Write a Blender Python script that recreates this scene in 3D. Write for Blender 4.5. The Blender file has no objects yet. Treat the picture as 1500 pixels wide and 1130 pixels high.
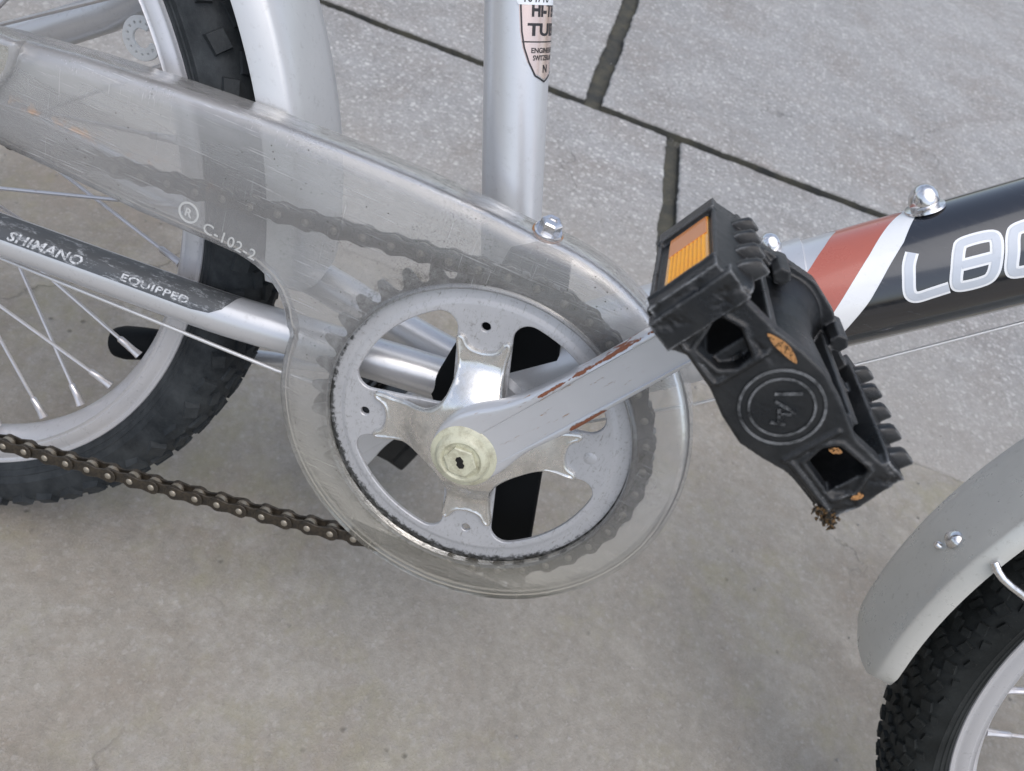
import bpy, bmesh, math, random
from mathutils import Vector, Matrix, noise
from mathutils.geometry import tessellate_polygon
random.seed(7)
R = math.radians; PI = math.pi; cos = math.cos; sin = math.sin
SC = bpy.context.scene
COL = SC.collection
MM = 0.001
# ------------------------------------------------------------------ camera, sky, sun, exposure
LEAN = 18.0                                    # the bicycle leans away on its far side
cam_d = bpy.data.cameras.new("camera")
cam = bpy.data.objects.new("camera", cam_d); COL.objects.link(cam); SC.camera = cam
cam_d.sensor_width = 36.0; cam_d.lens = 1128 / 1500 * 36; cam_d.sensor_fit = 'HORIZONTAL'
cam_d.clip_start = 0.01; cam_d.clip_end = 200
M4 = Matrix(((0.91532266, -0.40172467, 0.02831448, 0.01639619),
             (0.31067196, 0.65962380, -0.68438248, -0.19332419),
             (0.25625642, 0.63522731, 0.72857321, 0.51689750),
             (0.00000000, 0.00000000, 0.00000000, 1.00000000)))
cam.matrix_world = M4
cam_d.dof.use_dof = True; cam_d.dof.focus_distance = 0.315; cam_d.dof.aperture_fstop = 20

SUN_EL, SUN_AZ = 70.0, 140.0
world = bpy.data.worlds.new("World"); SC.world = world; world.use_nodes = True
wn = world.node_tree.nodes; wl = world.node_tree.links; wn.clear()
sky = wn.new('ShaderNodeTexSky'); sky.sky_type = 'NISHITA'; sky.sun_disc = False
sky.sun_elevation = R(SUN_EL); sky.sun_rotation = R(SUN_AZ); sky.dust_density = 3.0; sky.air_density = 1.0; sky.ozone_density = 1.0
bg = wn.new('ShaderNodeBackground'); bg.inputs[1].default_value = 0.15
wo = wn.new('ShaderNodeOutputWorld'); hs = wn.new('ShaderNodeHueSaturation'); hs.inputs['Saturation'].default_value = 0.68; wl.new(sky.outputs[0], hs.inputs['Color']); wl.new(hs.outputs[0], bg.inputs[0]); wl.new(bg.outputs[0], wo.inputs[0])
sun_d = bpy.data.lights.new("sun", 'SUN'); sun_d.energy = 0.95; sun_d.angle = R(85); sun_d.color = (1.0, 0.965, 0.92)
sun = bpy.data.objects.new("sun", sun_d); COL.objects.link(sun)
az = R(SUN_AZ)                                 # sky sun_rotation turns clockwise from +Y
sdir = Vector((sin(az) * cos(R(SUN_EL)), cos(az) * cos(R(SUN_EL)), sin(R(SUN_EL))))
sun.rotation_euler = sdir.to_track_quat('Z', 'Y').to_euler()
SC.view_settings.view_transform = 'Standard'; SC.view_settings.look = 'None'
SC.view_settings.exposure = 0.56; SC.view_settings.gamma = 1.0
SC.cycles.transparent_max_bounces = 24; SC.cycles.max_bounces = 10

# ------------------------------------------------------------------ node helpers
class NT:
    def __init__(s, name):
        s.m = bpy.data.materials.new(name); s.m.use_nodes = True
        s.t = s.m.node_tree; s.t.nodes.clear()
        s.out = s.t.nodes.new('ShaderNodeOutputMaterial')
        s.tc = s.t.nodes.new('ShaderNodeTexCoord').outputs['Object']
    def n(s, typ, **kw):
        nd = s.t.nodes.new(typ)
        for k, v in kw.items(): setattr(nd, k, v)
        return nd
    def set(s, nd, key, v):
        if isinstance(v, bpy.types.NodeSocket): s.t.links.new(v, nd.inputs[key])
        elif v is not None: nd.inputs[key].default_value = v
    def noise(s, scale, detail=4, rough=0.6, vec=None, dist=0.0):
        nd = s.n('ShaderNodeTexNoise'); nd.inputs['Scale'].default_value = scale
        nd.inputs['Detail'].default_value = detail; nd.inputs['Roughness'].default_value = rough
        nd.inputs['Distortion'].default_value = dist
        s.t.links.new(vec or s.tc, nd.inputs['Vector']); return nd.outputs['Fac']
    def voro(s, scale, feat='F1', vec=None, out='Distance', rand=1.0):
        nd = s.n('ShaderNodeTexVoronoi', feature=feat); nd.inputs['Scale'].default_value = scale
        nd.inputs['Randomness'].default_value = rand
        s.t.links.new(vec or s.tc, nd.inputs['Vector']); return nd.outputs[out]
    def ramp(s, fac, *stops):
        nd = s.n('ShaderNodeValToRGB'); cr = nd.color_ramp
        while len(cr.elements) < len(stops): cr.elements.new(0.5)
        for e, (p, c) in zip(cr.elements, stops):
            e.position = p; e.color = (c, c, c, 1) if not hasattr(c, '__len__') else (*c[:3], 1)
        s.t.links.new(fac, nd.inputs[0]); return nd.outputs[0]
    def mix(s, f, a, b, mode='MIX'):
        nd = s.n('ShaderNodeMix', data_type='RGBA', blend_type=mode)
        s.set(nd, 0, f)
        for k, v in ((6, a), (7, b)):
            if isinstance(v, (tuple, list)): v = (*v[:3], 1)
            s.set(nd, k, v)
        return nd.outputs[2]
    def math(s, op, a, b=None, clamp=False):
        nd = s.n('ShaderNodeMath', operation=op, use_clamp=clamp); s.set(nd, 0, a); s.set(nd, 1, b); return nd.outputs[0]
    def xyz(s, vec=None):
        nd = s.n('ShaderNodeSeparateXYZ'); s.t.links.new(vec or s.tc, nd.inputs[0]); return nd.outputs
    def mapping(s, sc, rot=(0, 0, 0), vec=None):
        nd = s.n('ShaderNodeMapping'); nd.inputs['Scale'].default_value = sc; nd.inputs['Rotation'].default_value = rot
        s.t.links.new(vec or s.tc, nd.inputs[0]); return nd.outputs[0]
    def bump(s, h, strength=0.3, dist=0.0005, normal=None):
        nd = s.n('ShaderNodeBump'); nd.inputs['Strength'].default_value = strength; nd.inputs['Distance'].default_value = dist
        s.set(nd, 'Height', h); s.set(nd, 'Normal', normal); return nd.outputs[0]
    def pbr(s, col, rough=0.5, metal=0.0, normal=None, coat=0.0, spec=0.5, coat_rough=0.08, trans=0.0, ior=1.5):
        nd = s.n('ShaderNodeBsdfPrincipled')
        if isinstance(col, (tuple, list)): col = (*col[:3], 1)
        s.set(nd, 'Base Color', col); s.set(nd, 'Roughness', rough); s.set(nd, 'Metallic', metal)
        s.set(nd, 'Normal', normal); s.set(nd, 'Coat Weight', coat); s.set(nd, 'Coat Roughness', coat_rough)
        s.set(nd, 'Specular IOR Level', spec); s.set(nd, 'Transmission Weight', trans); s.set(nd, 'IOR', ior)
        return nd.outputs[0]
    def done(s, sh):
        s.t.links.new(sh, s.out.inputs['Surface']); return s.m

M = {}
def paint(name, base, metal=0.55, rough=0.34, dirt=0.35, coat=0.4, dirtcol=(0.10, 0.09, 0.075), speck=0.5):
    t = NT(name)
    n1 = t.noise(60, 6, 0.65); n2 = t.noise(900, 3, 0.6); n3 = t.noise(260, 8, 0.75)
    d = t.ramp(n3, (0.56, 0.0), (0.74, dirt))
    c = t.mix(t.ramp(n1, (0.3, 0.0), (0.75, 0.35)), base, tuple(x * 0.86 for x in base))
    c = t.mix(d, c, dirtcol)
    sp = t.ramp(t.voro(420), (0.0, speck), (0.09, 0.0))
    sp = t.math('MULTIPLY', sp, t.ramp(t.noise(45, 4), (0.48, 0.0), (0.62, 1.0)))
    c = t.mix(sp, c, (0.05, 0.045, 0.04))
    r = t.math('ADD', t.math('MULTIPLY', n1, 0.18), rough - 0.08)
    r = t.math('ADD', r, t.math('MULTIPLY', d, 0.5))
    mt = t.math('SUBTRACT', metal, t.math('MULTIPLY', d, metal), clamp=True)
    return t.done(t.pbr(c, r, mt, t.bump(t.math('ADD', n2, n3), 0.06, 0.0003), coat))
M['silver'] = paint('silver_paint', (0.60, 0.615, 0.64), 0.5, 0.32, 0.22)
M['stay'] = paint('silver_paint_stay', (0.60, 0.61, 0.63), 0.5, 0.30, 0.3)
M['fender'] = paint('fender_silver', (0.56, 0.57, 0.58), 0.4, 0.36, 0.3, 0.35)
M['fender_front'] = paint('fender_grey', (0.585, 0.585, 0.555), 0.35, 0.28, 0.5, 0.6, (0.22, 0.21, 0.16))
M['rim'] = paint('rim_alloy', (0.60, 0.60, 0.62), 0.55, 0.36, 0.5, 0.0, (0.12, 0.11, 0.1), 0.8)
M['ringgrey'] = None
M['spoke'] = paint('spoke_steel', (0.62, 0.60, 0.60), 0.8, 0.30, 0.7, 0.0, (0.25, 0.19, 0.14))
M['red'] = paint('red_stripe', (0.42, 0.112, 0.076), 0.0, 0.28, 0.1, 0.8, speck=0.1)
M['white'] = paint('white_stripe', (0.80, 0.82, 0.84), 0.0, 0.28, 0.15, 0.8, speck=0.1)
M['lettersilver'] = paint('letter_silver', (0.52, 0.56, 0.62), 0.1, 0.35, 0.15, 0.6, speck=0.1)
t = NT('black_gloss')
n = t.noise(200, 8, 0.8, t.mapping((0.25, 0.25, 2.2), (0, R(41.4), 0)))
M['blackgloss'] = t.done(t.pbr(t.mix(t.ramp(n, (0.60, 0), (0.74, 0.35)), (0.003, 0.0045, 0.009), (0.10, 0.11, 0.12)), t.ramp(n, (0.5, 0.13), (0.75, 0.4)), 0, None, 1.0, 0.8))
# grey painted steel chainring: greasy towards its rim
t = NT('chainring_paint')
x = t.xyz(); rr = t.math('SQRT', t.math('ADD', t.math('POWER', x[0], 2), t.math('POWER', x[2], 2)))
n3 = t.noise(500, 8, 0.75); n1 = t.noise(70, 5)
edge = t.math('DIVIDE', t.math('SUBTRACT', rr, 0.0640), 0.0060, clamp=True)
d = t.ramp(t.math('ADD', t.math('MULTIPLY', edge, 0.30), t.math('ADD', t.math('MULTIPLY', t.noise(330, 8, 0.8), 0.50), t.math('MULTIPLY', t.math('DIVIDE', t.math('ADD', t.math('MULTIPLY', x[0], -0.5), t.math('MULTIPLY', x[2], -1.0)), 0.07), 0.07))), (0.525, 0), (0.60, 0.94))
d2 = t.ramp(n3, (0.55, 0.0), (0.70, 0.65))
scr = t.ramp(t.noise(160, 6, 0.7, t.mapping((6, 1, 1), (0, R(-60), 0))), (0.58, 0.0), (0.68, 0.55))
c = t.mix(t.ramp(n1, (0.35, 0), (0.7, 0.5)), (0.47, 0.475, 0.49), (0.39, 0.395, 0.41))
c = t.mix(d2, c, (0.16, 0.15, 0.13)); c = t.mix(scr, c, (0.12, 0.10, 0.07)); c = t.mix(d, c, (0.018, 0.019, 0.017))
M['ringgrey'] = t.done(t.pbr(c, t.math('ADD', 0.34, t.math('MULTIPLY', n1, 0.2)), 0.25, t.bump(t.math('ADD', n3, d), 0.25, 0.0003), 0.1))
t = NT('worn_steel_teeth')
n1 = t.noise(260, 6, 0.7); x = t.xyz(); rr = t.math('SQRT', t.math('ADD', t.math('POWER', x[0], 2), t.math('POWER', x[2], 2)))
gr = t.math('MULTIPLY', t.math('SUBTRACT', 1.0, t.math('DIVIDE', t.math('SUBTRACT', rr, 0.0735), 0.002, clamp=True)), t.ramp(t.noise(300, 5, 0.7), (0.40, 1.0), (0.62, 0.45)))
M['teeth'] = t.done(t.pbr(t.mix(gr, t.mix(t.ramp(n1, (0.4, 0), (0.62, 1)), (0.36, 0.36, 0.36), (0.11, 0.105, 0.095)), (0.014, 0.014, 0.012)), 0.45, 0.3, t.bump(n1, 0.2, 0.0003)))
# tarnished chrome
t = NT('worn_chrome')
n1 = t.noise(130, 7, 0.7); n3 = t.noise(900, 5, 0.8)
d = t.ramp(n1, (0.45, 0.0), (0.72, 0.75))
c = t.mix(d, (0.78, 0.77, 0.75), (0.40, 0.39, 0.36)); c = t.mix(t.ramp(n3, (0.64, 0), (0.72, 0.7)), c, (0.07, 0.06, 0.045))
M['chrome'] = t.done(t.pbr(c, t.ramp(n1, (0.35, 0.16), (0.7, 0.46)), 0.9, t.bump(n1, 0.12, 0.0004)))
t = NT('bright_bolt_metal')
M['bolt'] = t.done(t.pbr(t.mix(t.ramp(t.noise(300, 5), (0.5, 0), (0.75, 0.8)), (0.74, 0.74, 0.75), (0.36, 0.31, 0.25)), 0.2, 0.95))
# crank arm paint with rust along the worn edges; object space of the arm: x along, z across, y depth
t = NT('crank_paint')
x = t.xyz(); n1 = t.noise(60, 5); n2 = t.noise(900, 4, 0.7)
nz = t.noise(330, 9, 0.78, t.mapping((0.45, 1, 1)))
nb = t.noise(110, 4, 0.6, t.mapping((1, 1, 0.2)))
def band(c0, w):                                    # 1 at z = c0, 0 further than w
    return t.math('SUBTRACT', 1.0, t.math('DIVIDE', t.math('ABSOLUTE', t.math('SUBTRACT', x[2], c0)), w), clamp=True)
def rng(a, b, s=0.004):                             # window along x
    return t.math('MULTIPLY', t.math('DIVIDE', t.math('SUBTRACT', x[0], a), s, clamp=True), t.math('DIVIDE', t.math('SUBTRACT', b, x[0]), s, clamp=True))
up = t.math('MULTIPLY', band(0.0066, 0.0019), rng(0.036, 0.112, 0.010))
lo = t.math('MULTIPLY', band(-0.0128, 0.0036), rng(0.046, 0.069, 0.004))
up = t.math('MULTIPLY', up, t.ramp(nb, (0.38, 0.62), (0.54, 1.08)))
m = t.math('MAXIMUM', up, t.math('MULTIPLY', lo, 1.35))
rust = t.ramp(t.math('ADD', t.math('MULTIPLY', m, 0.40), t.math('MULTIPLY', nz, 0.66)), (0.60, 0), (0.65, 1))
ns = t.noise(240, 6, 0.7, t.mapping((0.30, 1, 2.4), (0, R(-12), 0)))
sc2 = t.math('MULTIPLY', t.ramp(ns, (0.635, 0), (0.68, 0.9)), rng(0.014, 0.09, 0.01))
rc = t.mix(t.noise(1400, 3), (0.16, 0.045, 0.022), (0.30, 0.12, 0.06))
c = t.mix(t.ramp(n1, (0.3, 0), (0.8, 0.5)), (0.62, 0.63, 0.655), (0.53, 0.54, 0.56))
c = t.mix(sc2, c, (0.42, 0.24, 0.12)); c = t.mix(rust, c, rc)
allr = t.math('MAXIMUM', rust, sc2)
M['crank'] = t.done(t.pbr(c, t.math('ADD', 0.30, t.math('MULTIPLY', allr, 0.45)), t.math('SUBTRACT', 0.45, t.math('MULTIPLY', allr, 0.45)), t.bump(t.math('SUBTRACT', t.math('MULTIPLY', n2, 0.08), allr), 0.7, 0.0004), t.math('SUBTRACT', 0.3, allr, clamp=True)))
# cream plastic cap
t = NT('cream_plastic')
n1 = t.noise(210, 8, 0.78)
M['cream'] = t.done(t.pbr(t.mix(t.ramp(n1, (0.46, 0), (0.66, 0.8)), (0.55, 0.545, 0.41), (0.30, 0.275, 0.19)), 0.30, 0, t.bump(n1, 0.1, 0.0003), 0.2))
t = NT('dark_slot'); M['slot'] = t.done(t.pbr((0.006, 0.005, 0.004), 0.9))
# black pedal plastic
t = NT('pedal_plastic')
n1 = t.noise(55, 6, 0.7); n2 = t.noise(700, 8, 0.8); n3 = t.noise(230, 8, 0.8, t.mapping((1, 1, 3.0)))
sc = t.ramp(n3, (0.60, 0), (0.75, 0.8)); du = t.ramp(n1, (0.40, 0.0), (0.70, 0.55))
geo = t.n('ShaderNodeNewGeometry'); bv = t.n('ShaderNodeBevel', samples=6); bv.inputs['Radius'].default_value = 0.0011
dt = t.n('ShaderNodeVectorMath', operation='DOT_PRODUCT'); t.t.links.new(bv.outputs[0], dt.inputs[0]); t.t.links.new(geo.outputs['Normal'], dt.inputs[1])
pt = t.ramp(t.math('SUBTRACT', 1.0, dt.outputs['Value']), (0.015, 0), (0.11, 0.9))
c = t.mix(du, (0.0045, 0.0055, 0.007), (0.026, 0.026, 0.025)); c = t.mix(sc, c, (0.055, 0.058, 0.058)); c = t.mix(t.math('MULTIPLY', pt, t.ramp(t.math('MULTIPLY', t.math('ADD', n1, t.noise(420, 6, 0.8)), 0.5), (0.40, 0.0), (0.54, 1.0))), c, (0.27, 0.28, 0.29))
fl = t.ramp(t.voro(300), (0.0, 0.7), (0.06, 0.0)); c = t.mix(t.math('MULTIPLY', fl, t.ramp(n1, (0.5, 0), (0.6, 1))), c, (0.30, 0.27, 0.20))
M['pedal'] = t.done(t.pbr(c, t.ramp(n1, (0.3, 0.22), (0.7, 0.48)), 0, t.bump(t.math('ADD', n2, n3), 0.35, 0.0005), 0, 0.42))
t = NT('orange_paint_wear'); e1 = t.pbr(t.mix(t.noise(900, 4), (0.50, 0.24, 0.07), (0.28, 0.15, 0.07)), 0.7); e2 = t.n('ShaderNodeBsdfTransparent'); e3 = t.n('ShaderNodeMixShader'); t.set(e3, 0, t.ramp(t.noise(650, 7, 0.8), (0.44, 0), (0.50, 1))); t.t.links.new(e2.outputs[0], e3.inputs[1]); t.t.links.new(e1, e3.inputs[2]); M['fleck'] = t.done(e3.outputs[0])
t = NT('torn_fibre'); M['fibre'] = t.done(t.pbr(t.mix(t.ramp(t.noise(600, 4), (0.45, 0), (0.6, 1)), (0.018, 0.016, 0.012), (0.15, 0.085, 0.03)), 0.9))
t = NT('amber_reflector')
n1 = t.noise(200, 4)
M['amber'] = t.done(t.pbr(t.mix(n1, (1.0, 0.50, 0.02), (0.95, 0.36, 0.02)), 0.16, 0, None, 0.6))
t = NT('amber_reflector_flat'); M['amberflat'] = t.done(t.pbr((0.72, 0.25, 0.06), 0.35, 0, None, 0.4))
t = NT('black_plastic')
n2 = t.noise(350, 6); M['blackplastic'] = t.done(t.pbr((0.006, 0.007, 0.008), 0.6, 0, t.bump(n2, 0.15, 0.0004), 0, 0.12))
# tyre rubber
def rubber(name, a, b):
    t = NT(name); n1 = t.noise(35, 6, 0.7); n2 = t.noise(600, 7, 0.8)
    c = t.mix(t.ramp(n1, (0.35, 0), (0.7, 1)), a, b); c = t.mix(t.ramp(n2, (0.6, 0), (0.75, 0.5)), c, (0.13, 0.125, 0.11))
    return t.done(t.pbr(c, 0.62, 0, t.bump(n2, 0.5, 0.0007), 0, 0.25))
M['rubber'] = rubber('rear_tyre_rubber', (0.011, 0.014, 0.017), (0.050, 0.056, 0.060))
M['rubber2'] = rubber('front_tyre_rubber', (0.005, 0.0065, 0.0065), (0.020, 0.023, 0.023))
# oily chain
t = NT('chain_plate')
n1 = t.noise(250, 6, 0.7)
M['chain'] = t.done(t.pbr(t.mix(t.ramp(n1, (0.4, 0), (0.65, 1)), (0.070, 0.057, 0.042), (0.026, 0.024, 0.021)), t.ramp(n1, (0.4, 0.32), (0.7, 0.6)), 0.55, t.bump(n1, 0.2, 0.0003)))
t = NT('chain_pin'); M['pin'] = t.done(t.pbr((0.30, 0.27, 0.22), 0.4, 0.6))
# clear smoky plastic of the chain guard
t = NT('clear_guard_plastic')
x = t.xyz()
st = t.noise(45, 8, 0.75, t.mapping((0.22, 1, 1.5), (0, R(6), 0))); n2 = t.noise(900, 6, 0.8); n3 = t.noise(26, 5, 0.6)
haze = t.math('ADD', t.ramp(t.math('ADD', t.math('MULTIPLY', st, 0.55), t.math('MULTIPLY', n3, 0.45)), (0.33, 0.13), (0.70, 0.26)), 0.0)
haze = t.math('ADD', haze, t.math('MULTIPLY', t.math('DIVIDE', t.math('SUBTRACT', -0.045, x[0]), 0.11, clamp=True), 0.12))
haze = t.math('ADD', haze, t.math('MULTIPLY', t.math('DIVIDE', t.math('SUBTRACT', x[2], 0.066), 0.03, clamp=True), 0.10))  # scuff haze on the top shoulder, also painting its pale sky reflection
haze = t.math('ADD', haze, t.ramp(t.noise(300, 9, 0.85, t.mapping((0.15, 1, 1.3), (0, R(8), 0))), (0.60, 0.0), (0.75, 0.34)), clamp=True)
haze = t.math('ADD', haze, t.math('MULTIPLY', t.ramp(t.noise(1100, 4, 0.6, t.mapping((0.035, 1, 1), (0, R(9), 0))), (0.60, 0.0), (0.68, 0.35)), t.ramp(t.noise(28, 3), (0.42, 0), (0.58, 1))), clamp=True)
haze = t.math('ADD', haze, t.math('MULTIPLY', t.ramp(t.noise(1400, 4, 0.6, t.mapping((1, 1, 0.03), (0, R(-35), 0))), (0.62, 0.0), (0.68, 0.3)), t.ramp(t.noise(40, 3), (0.50, 0), (0.60, 1))), clamp=True)
spk = t.math('MULTIPLY', t.ramp(t.voro(260), (0.05, 1.0), (0.11, 0.0)), t.ramp(t.noise(30, 4), (0.50, 0.0), (0.58, 1.0)))
dirt = t.math('MULTIPLY', t.ramp(n2, (0.56, 0), (0.66, 0.8)), t.ramp(t.math('ADD', t.noise(20, 5), t.math('MULTIPLY', x[2], 1.4)), (0.60, 0.0), (0.72, 1.0)))
ra = t.math('SQRT', t.math('ADD', t.math('POWER', x[0], 2), t.math('POWER', t.math('SUBTRACT', x[2], 0.0025), 2)))
near = t.math('SUBTRACT', 1.0, t.math('DIVIDE', t.math('ABSOLUTE', t.math('SUBTRACT', ra, 0.0755)), 0.007), clamp=True)   # grease flung off the chain round the opening
grease = t.math('MULTIPLY', near, t.ramp(t.noise(330, 8, 0.8), (0.50, 0.0), (0.64, 0.75)))
grease = t.math('MULTIPLY', grease, t.ramp(t.noise(22, 3), (0.40, 0.1), (0.6, 1.0)))
yel = t.ramp(t.math('MULTIPLY', x[2], -8.0), (-0.3, 0.0), (0.55, 1.0))
hc = t.mix(t.math('MULTIPLY', t.noise(30, 3), 0.9), (0.68, 0.68, 0.69), (0.60, 0.60, 0.60)); hc = t.mix(yel, hc, (0.72, 0.69, 0.59))
ru = t.math('MULTIPLY', t.ramp(t.math('ABSOLUTE', t.math('SUBTRACT', x[2], 0.0605)), (0.0, 1.0), (0.003, 0.0)), t.ramp(t.noise(90, 6, 0.7), (0.52, 0.0), (0.70, 0.38)))
ru = t.math('MULTIPLY', ru, t.math('DIVIDE', t.math('SUBTRACT', -0.135, x[0]), 0.02, clamp=True))
dif = t.n('ShaderNodeBsdfDiffuse'); t.set(dif, 0, hc)
trl = t.n('ShaderNodeBsdfTranslucent'); t.set(trl, 0, hc)
ad = t.n('ShaderNodeMixShader'); t.set(ad, 0, 0.42); t.t.links.new(dif.outputs[0], ad.inputs[1]); t.t.links.new(trl.outputs[0], ad.inputs[2])
tr = t.n('ShaderNodeBsdfTransparent'); t.set(tr, 0, (0.985, 0.985, 0.975, 1))
mx = t.n('ShaderNodeMixShader'); t.set(mx, 0, haze); t.t.links.new(tr.outputs[0], mx.inputs[1]); t.t.links.new(ad.outputs[0], mx.inputs[2])
dk = t.n('ShaderNodeBsdfDiffuse'); t.set(dk, 0, (0.055, 0.052, 0.040, 1))
rs = t.n('ShaderNodeBsdfDiffuse'); t.set(rs, 0, (0.62, 0.34, 0.14, 1)); mr = t.n('ShaderNodeMixShader'); t.set(mr, 0, ru); t.t.links.new(mx.outputs[0], mr.inputs[1]); t.t.links.new(rs.outputs[0], mr.inputs[2]); mx = mr
mk = t.n('ShaderNodeMixShader'); topw = t.math('DIVIDE', t.math('ADD', x[1], 0.0055), 0.004, clamp=True); topd = t.math('MULTIPLY', topw, t.ramp(t.noise(420, 8, 0.8, t.mapping((0.35, 1, 1))), (0.50, 0.04), (0.66, 0.62)))
t.set(mk, 0, t.math('MAXIMUM', topd, t.math('MAXIMUM', grease, t.math('MAXIMUM', dirt, spk)))); t.t.links.new(mx.outputs[0], mk.inputs[1]); t.t.links.new(dk.outputs[0], mk.inputs[2])
bmp = t.bump(t.math('ADD', t.math('MULTIPLY', st, 0.9), t.math('MULTIPLY', n2, 0.05)), 0.22, 0.0012)
gl = t.n('ShaderNodeBsdfGlossy'); t.set(gl, 'Roughness', t.ramp(st, (0.35, 0.06), (0.65, 0.17))); t.set(gl, 'Normal', bmp); t.set(gl, 0, (1, 1, 1, 1))
fr = t.n('ShaderNodeFresnel'); t.set(fr, 0, 1.5); t.set(fr, 'Normal', bmp)
mg = t.n('ShaderNodeMixShader'); t.set(mg, 0, t.math('MULTIPLY', fr.outputs[0], 1.25, clamp=True)); t.t.links.new(mk.outputs[0], mg.inputs[1]); t.t.links.new(gl.outputs[0], mg.inputs[2])
M['clear'] = t.done(mg.outputs[0])
# embossed characters: the same plastic, frosted
t = NT('frosted_emboss'); e1 = t.pbr((0.62, 0.63, 0.62), 0.3, 0, None, 0.3); e2 = t.n('ShaderNodeBsdfTransparent'); e3 = t.n('ShaderNodeMixShader'); t.set(e3, 0, 0.5); t.t.links.new(e2.outputs[0], e3.inputs[1]); t.t.links.new(e1, e3.inputs[2])
M['emboss'] = t.done(e3.outputs[0])
t = NT('frame_sticker')
M['sticker'] = t.done(t.pbr(t.mix(t.noise(40, 3), (0.66, 0.47, 0.40), (0.74, 0.66, 0.62)), 0.22, 0.65, None, 0.3))
t = NT('ink'); M['ink'] = t.done(t.pbr((0.02, 0.018, 0.02), 0.4))
t = NT('label_white'); M['label'] = t.done(t.pbr((0.70, 0.74, 0.78), 0.4))
t = NT('worn_decal_dark')
n1 = t.noise(330, 10, 0.85, t.mapping((0.35, 1, 1)))
M['decal'] = t.done(t.pbr(t.mix(t.ramp(n1, (0.53, 0), (0.62, 0.8)), (0.075, 0.08, 0.085), (0.42, 0.44, 0.46)), 0.42, 0.2, t.bump(n1, 0.2, 0.0002)))
t = NT('worn_decal_letters'); e1 = t.pbr((0.55, 0.57, 0.59), 0.45); e2 = t.n('ShaderNodeBsdfTransparent'); e3 = t.n('ShaderNodeMixShader'); t.set(e3, 0, t.ramp(t.noise(480, 7, 0.8), (0.40, 0.1), (0.56, 1))); t.t.links.new(e2.outputs[0], e3.inputs[1]); t.t.links.new(e1, e3.inputs[2]); M['decaltxt'] = t.done(e3.outputs[0])
M['cable'] = paint('cable_steel', (0.66, 0.66, 0.66), 0.6, 0.4, 0.3, 0)
M['holder'] = paint('grey_plate', (0.66, 0.68, 0.69), 0.1, 0.5, 0.3, 0)

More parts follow.
